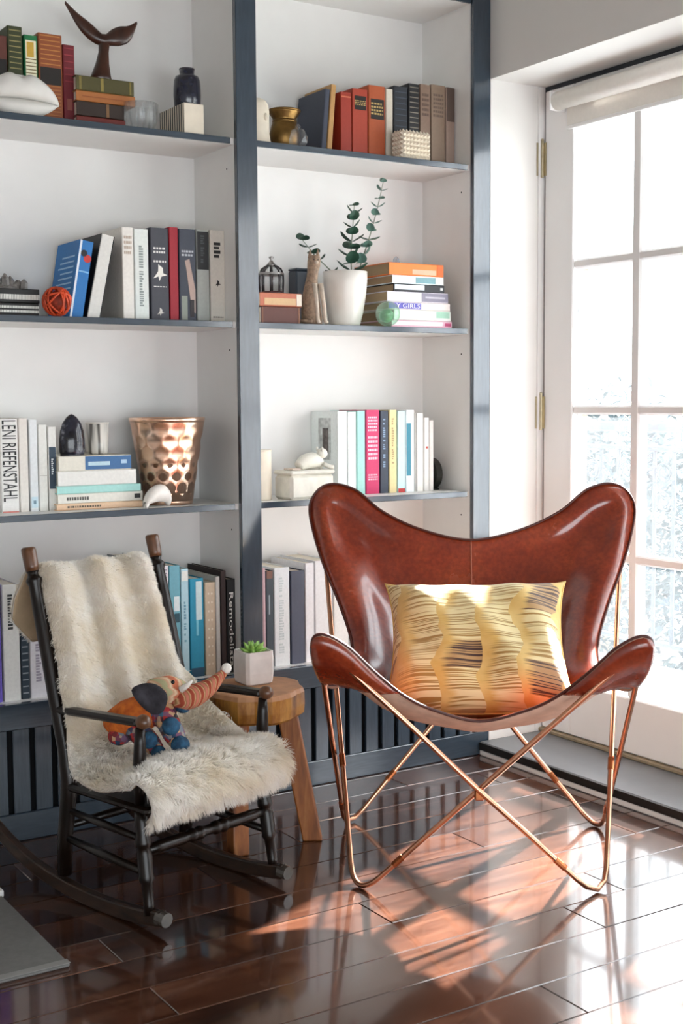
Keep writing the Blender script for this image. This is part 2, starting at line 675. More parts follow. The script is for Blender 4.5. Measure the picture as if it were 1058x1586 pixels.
leaf(-.009, -.796)
leaf(-.798, -1.590)
leaf(DY + .004 + .792, DY + .004)
g = G()
g.box(XD - .02, XD + .045, -.0035, 0.0, .0436, 2.0625)
g.box(XD - .02, XD + .045, DY, DY + .0035, .0436, 2.0625)
g.build('jamb', WHITE_TRIM, dr)
GAP_SHADE = mat('dark_gap_shade', '#2a2d33', rough=.7)  # dark strips stand in for shade in the gaps round the door
G().box(XD + .006, XD + .02, -.0090, -.0036, .058, 2.0625).build('gap_shade_strip', GAP_SHADE, dr)
G().box(XD + .006, XD + .02, DY + .004, -.0036, 2.0502, 2.0645).build('gap_shade_strip', GAP_SHADE, dr)
for zc_ in (1.845, 1.063):
    hg = G().tube([(XD - .006, -.004, zc_ - .055), (XD - .006, -.004, zc_ + .055)], .0055, 10).build('hinge', HINGE, dr, smooth=False)
    G().box(XD - .026, XD - .006, -.0022, -.0002, zc_ - .05, zc_ + .05).build('hinge_leaf', HINGE, hg)
    G().box(XD - .0025, XD - .0002, -.018, -.004, zc_ - .05, zc_ + .05).build('hinge_leaf', HINGE, hg)
    G().ball((XD - .006, -.004, zc_ + .058), .006, 8, 5).build('pin_cap', HINGE, hg)

# roller blind hung on the door head
FABRIC = mat('white_blind_fabric', '#e8e4dd', rough=.75, var=.03, scale=60, bump=.06)
rb = thing('roller_blind', 'rolled-up white roller blind at the head of the glazed door', 'blind', (XD - .032, -.42, 2.0))
G().tube([(0, .318, 0), (0, -.36, 0)], .0275, 20).build('roll', FABRIC, rb, smooth=True)
G().box(.0265, .0283, -.36, .305, -.075, 0).build('blind_fabric', FABRIC, rb)
G().cbox(.0235, .0315, -.36, .305, -.084, -.072, c=.002).build('bottom_bar', WHITE_TRIM, rb)
for y_ in (.319, -.366):
    G().cbox(-.028, .0315, y_, y_ + .005, -.029, .029, c=.002).build('bracket', WHITE_TRIM, rb)

# ------------------------------------------------------------------ bookcase
D0 = .0168           # recess of shelves behind the posts
YB = .262            # back panel
bc = thing('bookcase', 'built-in bookcase with white shelves, blue-grey posts and slatted base', 'bookcase')
posts = [(-1.5995, -1.537), (-.7995, -.737), (.0005, XW - .0006)]
for a, b in posts:
    G().cbox(a, b, 0.0, D0, .352, 2.70, c=.0015).build('post', BLUE, bc)
    G().box(a + .0002, b - .0002, D0, YB, .0, 2.70).build('side_panel', SHELF_WHITE, bc)
G().box(-1.5995, XW - .001, YB, YB + .015, .0, 2.70).build('back_panel', SHELF_WHITE, bc)
SZ = (1.8078, 1.3195, .8244)
for a, b in ((-1.537, -.7995), (-.737, .0005)):
    for z in SZ:
        s = G().box(a, b, D0 + .004, YB, z - .0165, z).build('shelf', SHELF_WHITE, bc)
        G().cbox(a, b - .012, D0 - .004, D0 + .004, z - .0165, z, c=.001).build('shelf_edging', BLUE_H, s)
    G().box(a, b, D0 + .004, YB, .335, .352).build('bottom_shelf', SHELF_WHITE, bc)
    s = G().box(a, b, D0 + .004, YB, 2.2795, 2.296).build('shelf', SHELF_WHITE, bc)
    G().cbox(a, b, D0 - .004, D0 + .004, 2.2795, 2.296, c=.001).build('shelf_edging', BLUE_H, s)
    for z in SZ:                                    # small shelf-pin holes in the side panel
        G().tube([(b - .0004, .06, z - .075), (b + .0002, .06, z - .075)], .0025, 8).build('pin_hole', DARKGAP, bc)
G().cbox(-1.5995, XW - .0006, 0.0, .02, .286, .352, c=.002).build('base_rail', BLUE_H, bc)
G().cbox(-1.5995, XW - .0006, 0.0, .02, .0005, .0715, c=.002).build('base_board', BLUE_H, bc)
G().box(-1.59, XW - .002, .03, .034, .002, .33).build('recess_shade_panel', DARKGAP, bc)  # near-black sheet stands in for the shade behind the slats
gaps = [-1.4599 + .0578 * i for i in range(-2, 12)] + [-.8031 + .0577 * i for i in range(0, 16)]
gaps = sorted(gaps)
_sm = {}
for a, b in zip(gaps, gaps[1:]):
    wid = round(b - a - .0145, 4)
    if wid < .015:
        continue
    if wid not in _sm:
        _sm[wid] = G().cbox(-wid / 2, wid / 2, -.006, .006, .0, .216, c=.0015).mesh('slat', BLUE)
    obj('slat', _sm[wid], bc, ((a + b) / 2, .012, .0708))

# ------------------------------------------------------------------ outside the door
gr = G().box(.42, 40, -20, 40, -3.3, -3.2).build('ground_outside', mat('pale_ground', '#9aa19c', rough=.9, var=.2, scale=1))
tag(gr, 'pale ground far below the balcony', 'ground', kind='structure')
sl = G().cbox(.42, 1.62, -2.6, 2.4, -.16, -.03, c=.01).build('balcony_slab', mat('pale_balcony_concrete', '#9ea7ae', rough=.8, var=.1, scale=6, bump=.1))
tag(sl, 'pale concrete balcony floor beyond the door', 'balcony', kind='structure')
BRICK = mat('pale_brick', '#7d5d50', rough=.85, var=.2, scale=14, bump=.2)
bp = G().box(.43, .53, .07, .62, -.03, 2.6).build('brick_pier', mat('brick_mortar', '#d8d2c8', rough=.9))
tag(bp, 'narrow pale brick pier beside the glazed door outside', 'pier', kind='structure')
bmesh_ = {}
for c_ in range(34):
    z = -.02 + c_ * .075
    for a, b in (((.432, .528),) if c_ % 2 else ((.432, .478), (.486, .528))):
        key = (a, b)
        if key not in bmesh_:
            bmesh_[key] = G().cbox(a, b, .0, .06, 0, .066, c=.004).mesh('brick', BRICK)
        obj('brick', bmesh_[key], bp, (0, .062, z))
IRON = mat('grey_blue_iron', '#242d35', rough=.5, var=.1)
rl = thing('balcony_railing', 'grey wrought iron balcony railing with scrolls outside the door', 'railing', (1.5, 0, -.03))
for z, r in ((1.02, .022), (.93, .012), (.12, .012)):
    G().tube([(0, -1.6, z), (0, 2.2, z)], r, 8).build('rail', IRON, rl)
_bal = G().tube([(0, 0, .12), (0, 0, .93)], .009, 6).mesh('baluster', IRON)
for i in range(36):
    obj('baluster', _bal, rl, (0, -1.5 + .105 * i, 0))
_pts = [(0, .045 * math.cos(a) * (1 - a / 16), .045 * math.sin(a) * (1 - a / 16)) for a in [i * .35 for i in range(34)]]
_scr = G().tube(_pts, .005, 5).mesh('scroll', IRON)
for i in range(18):
    obj('scroll', _scr, rl, (0, -1.5 + .21 * i + .0525, .83))
    obj('scroll', _scr, rl, (0, -1.5 + .21 * i + .0525, .72), (math.pi, 0, 0))
# planter with a leafy plant on the balcony floor
GREENOUT = mat('outdoor_leaf_green', '#38474c', rough=.6, var=.3, scale=20)
pt = thing('planter_bowl', 'round white planter on the balcony floor seen through the door', 'planter', (.96, .20, -.03))
G().lathe([(.055, 0), (.075, .03), (.092, .10), (.10, .125), (.092, .125), (.085, .11), (0, .108)], 28).build('bowl', CERAMIC, pt, smooth=True)
G().lathe([(0, .112), (.06, .116), (.084, .111)], 18, jit=.05).build('soil', mat('pale_soil', '#8f8574', rough=1, var=.3, scale=80), pt)


def leaf_blade(g, base, tip, wid, droop=.0, mi=None):
    b, t_ = Vector(base), Vector(tip)
    d = t_ - b
    side = d.cross(Vector((0, 0, 1)))
    side = side.normalized() * wid if side.length > 1e-6 else Vector((wid, 0, 0))
    m = b.lerp(t_, .5) + Vector((0, 0, d.length * .12))
    e = t_ - Vector((0, 0, droop))
    g.add([b, m - side, m + side, e], [(0, 1, 3), (0, 3, 2)], mi)


def tree(name, label, c, rx, rz, n, seed=1):
    root = thing(name, label, 'shrub', (c[0], c[1], -3.2), group='shrubs beyond the balcony')
    G().tube([(0, 0, 0), (.05, 0, 1.6), (0, .05, 3.2 + c[2])], [.09, .06, .03], 7).build('trunk', mat('grey_bark', '#6d655c', rough=.9), root)
    g = G()
    r_ = random.Random(seed)
    for _ in range(n):
        a, u, q = r_.uniform(0, 6.283), r_.uniform(-1, 1), r_.uniform(.55, 1)
        s_ = math.sqrt(1 - u * u)
        p = Vector((rx * q * s_ * math.cos(a), rx * q * s_ * math.sin(a), 3.2 + c[2] + rz * q * u))
        d = Vector((r_.uniform(-1, 1), r_.uniform(-1, 1), r_.uniform(-.6, .8))).normalized() * r_.uniform(.09, .17)
        leaf_blade(g, p, p + d, .035)
    f_ = g.build('foliage', GREENOUT, root)
    f_['kind'] = 'stuff'


for i, (cx_, cy_, cz_, rx_, rz_, lb) in enumerate((
        (4.6, 3.9, -.3, 1.0, 1.1, 'bushy shrub crown closest behind the balcony railing'),
        (5.6, 5.4, -.1, 1.2, 1.15, 'tallest hazy shrub beyond the balcony railing'),
        (5.2, 2.6, -.6, 1.0, 1.2, 'lower shrub crown at the open side of the balcony'),
        (7.6, 7.4, .2, 1.4, 1.1, 'distant hazy shrub farthest from the balcony'))):
    tree('garden_shrub', lb, (cx_, cy_, cz_), rx_, rz_, 1500, 11 + i)
# low pale building across the way
HOUSE = mat('pale_render', '#b9b4ac', rough=.9, var=.05, scale=2)
hb = thing('town_house', 'low pale house with dark windows across the garden', 'house', (14, 12.5, -3.2))
G().box(-.2, 4, -8, 8, 0, 4.25).build('wall', HOUSE, hb)
G().box(-.6, 4.2, -8.3, 8.3, 4.25, 4.45).build('roof', mat('grey_roof', '#7f858c', rough=.8), hb)
for i in range(9):
    for z in (.7, 2.7):
        wn = G().box(-.26, -.2, -7.4 + 1.7 * i, -6.4 + 1.7 * i, z, z + 1.2).build('window', WHITE_TRIM, hb)
        G().box(-.28, -.265, -7.3 + 1.7 * i, -6.5 + 1.7 * i, z + .1, z + 1.1).build('pane', mat('house_glass', '#3d4a56', rough=.1), wn)

# measured books: kind, shelf height, x, thickness, height/length, spine y, depth, tilt, colour, pages, label, spine details
STACK_A, STACK_B, STACK_C, STACK_D, STACK_E = 1.9347, 1.3881, 1.4054, 1.5110, 0.9653
BOOKS = [
 ('u', 1.8078, -1.4226, 0.0352, 0.2029, 0.1, 0.15, 0, '#5a2c22', '#e9e2d2', 'old brown book with black and red spine at left edge of top shelf', [('b', 0.3, 0.72, '#17120f'), ('b', 0, 0.28, '#8e3426')]),
 ('u', 1.8078, -1.385, 0.0373, 0.2303, 0.1, 0.15, 0, '#343a1c', '#e9e2d2', 'dark green antique book behind the white lips ornament', [('r', 0.55, 0.95, '#8a8152', 7), ('b', 0.3, 0.33, '#7a6c3a')]),
 ('u', 1.8078, -1.3435, 0.0344, 0.2139, 0.1, 0.15, 0, '#0f6a3c', '#e9e2d2', 'bright green book with cream label behind the white lips ornament', [('b', 0.45, 0.94, '#e6dfc2', 0.05, 0.95), ('b', 0.75, 0.92, '#c9a23d', 0.15, 0.75), ('r', 0.48, 0.72, '#7d6b46', 6)]),
 ('u', 1.8078, -1.3066, 0.0623, 0.2241, 0.1, 0.15, 0, '#8c4a26', '#e9e2d2', 'thick tan leather book with black title patch beside dark red book', [('b', 0.44, 0.63, '#1c1512', 0.03, 0.97), ('r', 0.66, 0.97, '#b9793c', 6), ('r', 0.1, 0.42, '#a86a34', 8)]),
 ('u', 1.8078, -1.2426, 0.0312, 0.2036, 0.1, 0.15, 0, '#6a1420', '#e9e2d2', 'dark red book touching the stack below the whale tail', [('r', 0.55, 0.95, '#8c2a34', 5), ('b', 0.2, 0.34, '#8a4a40', 0.25, 0.75)]),
 ('f', 1.8078, -1.2186, 0.0256, 0.1325, 0.075, 0.17, 0, '#6b2018', '#e9e2d2', 'dark red book at the bottom of the stack under the whale tail', []),
 ('f', 1.8338, -1.2178, 0.037, 0.1288, 0.075, 0.17, 0, '#2e1d14', '#e9e2d2', 'dark brown book second from bottom of the whale tail stack', [('v', 0.62, 0.68, '#7d5a38')]),
 ('f', 1.8712, -1.2187, 0.0257, 0.1611, 0.075, 0.17, 0, '#a4632f', '#e9e2d2', 'orange tan book third from bottom of the whale tail stack', [('v', 0.1, 0.9, '#8c4a20', 0.4, 0.5)]),
 ('f', 1.8973, -1.218, 0.037, 0.1575, 0.075, 0.17, 0, '#4b451f', '#e9e2d2', 'olive green book directly beneath the wooden whale tail', [('v', 0.42, 0.47, '#8a7a3c'), ('v', 0.05, 0.09, '#7a6c34'), ('v', 0.92, 0.95, '#7a6c34')]),
 ('u', 1.8078, -0.4806, 0.0165, 0.185, 0.09, 0.15, 5, '#3c4150', '#b08d62', 'grey blue cloth book leaning beside the brass urn', []),
 ('u', 1.8078, -0.4611, 0.0167, 0.2, 0.09, 0.15, 5, '#b48a55', '#c9a273', 'thin tan book leaning on the red books', []),
 ('u', 1.8078, -0.4124, 0.0369, 0.1821, 0.09, 0.16, 0, '#97301f', '#e9e2d2', 'plain red cloth book first of the upright red trio', [('b', 0.02, 0.04, '#c46a4a'), ('b', 0.92, 0.94, '#c46a4a')]),
 ('u', 1.8078, -0.3725, 0.053, 0.1969, 0.09, 0.16, 0, '#a23a25', '#e9e2d2', 'red cloth book with square black title patch', [('b', 0.7, 0.9, '#1a1412', 0.12, 0.92), ('l', 0.76, 0.84, '#b59a60', 3)]),
 ('u', 1.8078, -0.3164, 0.0584, 0.2131, 0.09, 0.16, 0, '#a8502a', '#e9e2d2', 'orange red book with worn top and tall black title patch', [('b', 0.55, 0.82, '#1a1714', 0.1, 0.95), ('l', 0.6, 0.78, '#b59a60', 4)]),
 ('u', 1.8078, -0.2549, 0.0246, 0.2092, 0.09, 0.16, 0, '#cfc7b8', '#e9e2d2', 'thin cream book between the red and the black books', []),
 ('u', 1.8078, -0.2272, 0.0506, 0.2215, 0.09, 0.16, 0, '#20242c', '#e9e2d2', 'navy black book with speckled spine behind the knobbly cube', [('r', 0.4, 0.92, '#3b4450', 7)]),
 ('u', 1.8078, -0.1735, 0.0394, 0.2348, 0.09, 0.16, 0, '#17181c', '#e9e2d2', 'black book with silver ornament on its spine', [('r', 0.45, 0.95, '#7d7468', 8)]),
 ('u', 1.8078, -0.1309, 0.0374, 0.2379, 0.09, 0.16, 0, '#80695a', '#e9e2d2', 'taupe cloth book next to the black ornamented one', [('l', 0.6, 0.9, '#5c4a3f', 5)]),
 ('u', 1.8078, -0.0903, 0.0525, 0.2418, 0.09, 0.16, 0, '#84705f', '#e9e2d2', 'wider taupe cloth book second from right on top shelf', [('l', 0.6, 0.9, '#66544a', 6)]),
 ('u', 1.8078, -0.0346, 0.0335, 0.2397, 0.09, 0.16, 0, '#9a8478', '#e9e2d2', 'pale taupe book with dark upper spine at far right', [('b', 0.58, 1.0, '#5b4b43')]),
 ('f', 1.3195, -1.4719, 0.0331, 0.1348, 0.06, 0.18, 0, '#161616', '#e9e2d2', 'black notebook with white dotted edge at bottom of the pair', [('d', 0.35, '#e6e6e0'), ('d', 0.72, '#e6e6e0')]),
 ('f', 1.353, -1.4708, 0.0347, 0.1364, 0.06, 0.18, 0, '#131313', '#e9e2d2', 'black notebook with white dotted edge under the dark mineral', [('d', 0.5, '#e6e6e0'), ('d', 0.3, '#e6e6e0')]),
 ('u', 1.3195, -1.2532, 0.0376, 0.205, 0.075, 0.16, 10, '#1d6fb2', '#e9e2d2', 'blue book with red disc on its spine leaning to the right', [('b', 0, 1, '#dfe6ef', 0, 0.16), ('disc', 0.78, 0.75, '#c3312c', 0.5), ('disc', 0.84, 0.42, '#12131c', 0.42), ('b', 0.6, 0.62, '#7fb7e0', 0.2, 1)]),
 ('u', 1.3195, -1.2043, 0.0346, 0.225, 0.075, 0.16, 12, '#d9d7d2', '#e9e2d2', 'white hardcover with black boards leaning against the cream book', [('edge', '#17171a')]),
 ('u', 1.3195, -1.1003, 0.0321, 0.2414, 0.08, 0.16, 0, '#e4dfd8', '#e9e2d2', 'cream book with faint gold lettering, leftmost upright of its row', [('l', 0.7, 0.92, '#b9a898', 4)]),
 ('u', 1.3195, -1.0656, 0.0398, 0.2389, 0.08, 0.16, 0, '#dde2de', '#e9e2d2', 'pale white book with grey vertical lettering', [('vl', 0.14, 0.82, '#8d9694')]),
 ('u', 1.3195, -1.0194, 0.0517, 0.2456, 0.08, 0.16, 0, '#3d3e47', '#e9e2d2', 'charcoal book with white bird emblem on spine', [('l', 0.72, 0.8, '#d8d6d4', 2), ('l', 0.62, 0.66, '#d8d6d4', 1), ('bird', 0.5, '#ece8e0'), ('l', 0.36, 0.38, '#d8d6d4', 1), ('bird2', 0.09, '#cfcac4')]),
 ('u', 1.3195, -0.965, 0.0258, 0.25, 0.08, 0.16, 0, '#9c1327', '#e9e2d2', 'glossy crimson book between the two charcoal ones', []),
 ('u', 1.3195, -0.9365, 0.0492, 0.2474, 0.08, 0.16, 0, '#3a3f4c', '#e9e2d2', 'slate book with a pale leg picture on its spine', [('l', 0.7, 0.78, '#b9bcc4', 2), ('b', 0.02, 0.28, '#8a9086', 0.08, 0.45), ('leg', 0.15, 0.68, '#b29a90'), ('b', 0.05, 0.24, '#241d22', 0.62, 0.9)]),
 ('u', 1.3195, -0.8845, 0.0381, 0.2486, 0.08, 0.16, 0, '#9a9d98', '#e9e2d2', 'grey book with black upper half', [('b', 0.57, 0.98, '#0e0f12'), ('vl', 0.62, 0.94, '#3a3c40')]),
 ('u', 1.3195, -0.8436, 0.0446, 0.2497, 0.08, 0.16, 0, '#cdc7bd', '#e9e2d2', 'cream book with bold black lettering beside the post', [('vlb', 0.62, 0.87, '#1c1a1a'), ('bird2', 0.42, '#1a1818'), ('l', 0.05, 0.07, '#55504a', 1)]),
 ('f', 1.3195, -0.7029, 0.048, 0.1246, 0.05, 0.2, 2, '#5b3026', '#e9e2d2', 'dark brown book at the bottom under the glass lantern', [('v', 0.02, 0.04, '#8a5a40'), ('v', 0.95, 0.98, '#8a5a40')]),
 ('f', 1.3679, -0.7064, 0.0371, 0.1328, 0.05, 0.2, 0, '#b4674c', '#e9e2d2', 'rust and cream book directly under the glass lantern', [('v', 0.1, 0.86, '#c9a67c', 0.05, 0.62), ('v', 0.88, 1, '#d9cfc0')]),
 ('f', 1.3195, -0.2577, 0.0227, 0.2223, 0.06, 0.19, 0, '#e2b2c2', '#a58b6b', 'pink and white paperback at the bottom of the bright stack', [('v', 0, 0.84, '#ece3e4', 0.3, 0.95), ('v', 0.88, 0.98, '#b03a66', 0.3, 0.8)]),
 ('f', 1.3426, -0.2483, 0.0304, 0.2079, 0.06, 0.19, 0, '#e6e6df', '#a58b6b', 'white paperback with green end resting on the pink one', [('v', 0.74, 0.98, '#9cc4ae', 0.25, 0.98)]),
 ('f', 1.3734, -0.269, 0.0226, 0.2262, 0.06, 0.19, 0, '#dcd3cf', '#a58b6b', 'pale paperback with purple title strip', [('v', 0.0, 0.52, '#5a55b0', 0.04, 0.96), ('ht', 'Y GIRLS', '#e9e6f4', 0.12, 0.5)]),
 ('f', 1.3964, -0.2735, 0.0302, 0.2233, 0.06, 0.19, 0, '#d9d2dc', '#a58b6b', 'lavender paperback with grey end in the bright stack', [('v', 0.56, 1, '#7c7788', 0.02, 0.98), ('v', 0.62, 0.95, '#b4b0bc', 0.4, 0.6)]),
 ('f', 1.427, -0.2503, 0.0226, 0.1855, 0.06, 0.19, 0, '#16181f', '#a58b6b', 'black and white paperback in the bright stack', [('v', 0.02, 0.6, '#d6dde6', 0.2, 0.95), ('v', 0.92, 0.97, '#c9c9c9', 0.3, 0.7)]),
 ('f', 1.45, -0.2548, 0.0244, 0.1875, 0.06, 0.19, 0, '#dfe8ea', '#a58b6b', 'white and teal paperback under the orange one', [('v', 0.45, 0.84, '#6f98a0', 0.05, 0.9), ('v', 0.84, 0.99, '#d8d2c8', 0.0, 1)]),
 ('f', 1.4748, -0.2662, 0.0358, 0.1989, 0.06, 0.19, 0, '#ea7a2d', '#a58b6b', 'orange paperback on top of the bright stack', [('v', 0.42, 0.86, '#f0a98c', 0.05, 0.5), ('v', 0.88, 0.99, '#d85f1c', 0.0, 1)]),
 ('u', 0.8244, -1.4314, 0.0461, 0.2386, 0.105, 0.15, 0, '#e6e4e0', '#e9e2d2', 'white book with large black vertical capitals', [('t', 'LENI RIEFENSTAHL', '#17171a', 0.12, 0.985), ('b', 0, 0.015, '#d88a80')]),
 ('u', 0.8244, -1.3828, 0.023, 0.2398, 0.105, 0.15, 0, '#e4ded6', '#e9e2d2', 'off white book right of the one with large capitals', []),
 ('u', 0.8244, -1.3556, 0.0214, 0.2362, 0.105, 0.15, 0, '#e2e6e8', '#e9e2d2', 'cool white book with small blue mark near the bottom', [('b', 0.04, 0.16, '#c6dce6'), ('b', 0.08, 0.12, '#6d8898', 0.3, 0.7)]),
 ('u', 0.8244, -1.3317, 0.0233, 0.2226, 0.105, 0.15, 0, '#e4e4de', '#e9e2d2', 'shorter white book with a thin grey line', [('b', 0.41, 0.415, '#a8a49c')]),
 ('u', 0.8244, -1.3059, 0.0218, 0.2172, 0.105, 0.15, 0, '#e3e2dd', '#e9e2d2', 'white book with navy band beside the white stack', [('b', 0.26, 0.76, '#2c3f50', 0, 1), ('vl', 0.4, 0.62, '#e6ebef')]),
 ('f', 0.8244, -1.2937, 0.0166, 0.2395, 0.085, 0.165, 0, '#e6c3a2', '#e9e2d2', 'peach paperback at the bottom of the pale stack', [('hl', 0.12, 0.5, '#5f5548')]),
 ('f', 0.8414, -1.2897, 0.0252, 0.236, 0.085, 0.165, 0, '#e6e2d8', '#e9e2d2', 'white paperback with black lettering above the peach one', [('hl', 0.1, 0.34, '#4d4a46'), ('v', 0.9, 0.97, '#3a3a3a', 0.25, 0.8)]),
 ('f', 0.867, -1.2909, 0.02, 0.2321, 0.085, 0.165, 0, '#a9dcd6', '#e9e2d2', 'mint green book in the middle of the pale stack', []),
 ('f', 0.8874, -1.2884, 0.0386, 0.2172, 0.085, 0.165, 0, '#e8e7e2', '#e9e2d2', 'thick white book below the blue and white one', []),
 ('f', 0.9264, -1.2856, 0.0385, 0.2004, 0.085, 0.165, 0, '#e3dfd2', '#e9e2d2', 'white and blue book on top of the pale stack', [('v', 0.36, 1, '#3a6a9c', 0, 1), ('v', 0.4, 0.7, '#b9d6e2', 0.3, 0.6), ('v', 0.86, 0.94, '#a9c8e0', 0.4, 0.7)]),
 ('u', 0.8244, -0.4187, 0.0331, 0.2487, 0.11, 0.15, 0, '#e3e9e7', '#e9e2d2', 'white book with picture cover behind the ceramic box', [('cover',)]),
 ('u', 0.8244, -0.3825, 0.0289, 0.2465, 0.11, 0.15, 0, '#e9edec', '#e9e2d2', 'bright white book second in the right hand row', []),
 ('u', 0.8244, -0.3505, 0.0291, 0.25, 0.11, 0.15, 0, '#9fd0c8', '#e9e2d2', 'mint book left of the pink one', []),
 ('u', 0.8244, -0.3183, 0.0481, 0.2516, 0.11, 0.15, 0, '#c2295f', '#e9e2d2', 'hot pink book with white lettering', [('l', 0.74, 0.93, '#f0c6d4', 5), ('l', 0.4, 0.7, '#f0c6d4', 6), ('l', 0.16, 0.24, '#f0c6d4', 3)]),
 ('u', 0.8244, -0.267, 0.0298, 0.2493, 0.11, 0.15, 0, '#2b3444', '#e9e2d2', 'navy book right of the pink one', [('vl', 0.3, 0.9, '#7c93ad')]),
 ('u', 0.8244, -0.234, 0.0277, 0.2509, 0.11, 0.15, 0, '#d6c592', '#e9e2d2', 'straw yellow book right of the navy one', [('vl', 0.3, 0.9, '#a8946a')]),
 ('u', 0.8244, -0.2031, 0.0279, 0.2467, 0.11, 0.15, 0, '#bfe0e4', '#e9e2d2', 'light blue book with red foot', [('b', 0, 0.05, '#b8302c')]),
 ('u', 0.8244, -0.172, 0.0307, 0.2503, 0.11, 0.15, 0, '#e4eaec', '#e9e2d2', 'white book with dark teal band', [('b', 0.2, 0.84, '#2a7c92', 0, 0.6)]),
 ('u', 0.8244, -0.1357, 0.0285, 0.2402, 0.11, 0.15, 0, '#e6e4de', '#e9e2d2', 'white book with dark edge, third from right in the row', [('b', 0, 1, '#2c3138', 0, 0.1)]),
 ('u', 0.8244, -0.1039, 0.0188, 0.226, 0.11, 0.15, 0, '#e8e6e2', '#e9e2d2', 'white book with tiny red mark, second from right in the row', [('b', 0.58, 0.61, '#b5483c', 0.3, 0.8)]),
 ('u', 0.8244, -0.083, 0.0152, 0.2178, 0.11, 0.15, 0, '#ece9e4', '#e9e2d2', 'thin white booklet at the right end of the row', []),
 ('u', 0.352, -1.4944, 0.032, 0.313, 0.045, 0.2, 0, '#6a57b4', '#e9e2d2', 'purple book at the left edge of the lowest shelf', []),
 ('u', 0.352, -1.4571, 0.0423, 0.2969, 0.045, 0.2, 0, '#e4e3df', '#e9e2d2', 'white book with black lettering behind the rocking chair back', [('vl', 0.6, 0.94, '#3c3f40')]),
 ('u', 0.352, -1.4123, 0.021, 0.2777, 0.045, 0.2, 0, '#2a3844', '#e9e2d2', 'dark blue black book behind the rocking chair post', [('r', 0.05, 0.6, '#8d949a', 9)]),
 ('u', 0.352, -1.3888, 0.0467, 0.2581, 0.045, 0.2, 0, '#e2dfe4', '#e9e2d2', 'white book with grey lettering behind the rocking chair post', [('vl', 0.1, 0.75, '#a39caa')]),
 ('u', 0.352, -1.094, 0.0476, 0.3316, 0.045, 0.2, 0, '#8a8a8c', '#e9e2d2', 'tall grey book hidden mostly behind the sheepskin', []),
 ('u', 0.352, -1.0419, 0.0408, 0.3125, 0.045, 0.2, 0, '#dfd9dc', '#e9e2d2', 'pinkish white book beside the rocking chair knob', [('r', 0.8, 0.96, '#9d93a0', 5)]),
 ('u', 0.352, -0.9984, 0.0317, 0.3114, 0.045, 0.2, 0, '#6fa9b8', '#e9e2d2', 'teal blue book with white patch near the sheepskin edge', [('b', 0.6, 0.73, '#e3e9ea', 0.4, 0.95), ('b', 0.5, 0.58, '#1f4a58', 0.4, 0.95)]),
 ('u', 0.352, -0.964, 0.0223, 0.3004, 0.045, 0.2, 0, '#b4d4de', '#e9e2d2', 'pale blue book left of the turquoise one', [('b', 0.89, 0.98, '#e6e6e0'), ('vl', 0.3, 0.7, '#6f9fb4')]),
 ('u', 0.352, -0.938, 0.0412, 0.2712, 0.045, 0.2, 0, '#1e8fb0', '#e9e2d2', 'turquoise book with white title strip', [('b', 0.58, 0.97, '#cfe0e2', 0.42, 0.9), ('b', 0, 0.09, '#1c4560'), ('b', 0.42, 0.58, '#7cc6d8', 0.42, 0.6)]),
 ('u', 0.352, -0.8931, 0.0318, 0.2574, 0.045, 0.2, 0, '#cdb9a0', '#e9e2d2', 'beige book with small flower dots', [('dots', '#e8dccb')]),
 ('u', 0.352, -0.8595, 0.0131, 0.2715, 0.045, 0.2, 0, '#c9c6c0', '#e9e2d2', 'thin grey white book beside the beige one', []),
 ('u', 0.352, -0.8436, 0.0161, 0.2863, 0.045, 0.21, 0, '#2c1d1c', '#e9e2d2', 'tall dark brown book left of the black lettered one', []),
 ('u', 0.352, -0.8253, 0.026, 0.2612, 0.045, 0.2, 0, '#0f0f10', '#e9e2d2', 'black book with white serif lettering next to the post', [('ts', 'Remodelista', '#e2dfda', 0.06, 0.86)]),
 ('u', 0.352, -0.7115, 0.0085, 0.284, 0.045, 0.2, 0, '#c3a1a6', '#e9e2d2', 'thin pink book against the post on the lowest shelf', []),
 ('u', 0.352, -0.7012, 0.0232, 0.2754, 0.045, 0.2, 0, '#39434b', '#e9e2d2', 'dark grey book with brown top on the lowest shelf', [('b', 0.92, 1, '#7a5446'), ('b', 0.55, 0.75, '#9aa4aa', 0.3, 0.5)]),
 ('u', 0.352, -0.6751, 0.0499, 0.2817, 0.045, 0.2, 0, '#e3e6e7', '#e9e2d2', 'wide white book with faint grey lettering', [('vl', 0.1, 0.9, '#c3cccd')]),
 ('u', 0.352, -0.6202, 0.0442, 0.2686, 0.045, 0.2, 0, '#454a5c', '#e9e2d2', 'slate blue book without lettering on the lowest shelf', []),
 ('u', 0.352, -0.573, 0.0295, 0.288, 0.045, 0.2, 0, '#e9e9ec', '#e9e2d2', 'white book right of the slate blue one', []),
 ('u', 0.352, -0.5405, 0.0607, 0.2921, 0.045, 0.2, 0, '#e6e7e9', '#e9e2d2', 'broad white book behind the copper rod', []),
 ('u', 0.352, -0.4768, 0.0506, 0.2803, 0.045, 0.2, 0, '#e4e4e2', '#e9e2d2', 'white book second from the leather edge', []),
 ('u', 0.352, -0.4231, 0.0536, 0.2802, 0.045, 0.2, 0, '#dfe2e2', '#e9e2d2', 'white book nearest the leather chair edge', []),
]


# ------------------------------------------------------------------ books
def plates(rects, y0, y1):
    g = G()
    for (x0, x1, z0, z1) in rects:
        g.box(x0, x1, y0, y1, z0, z1)
    return g


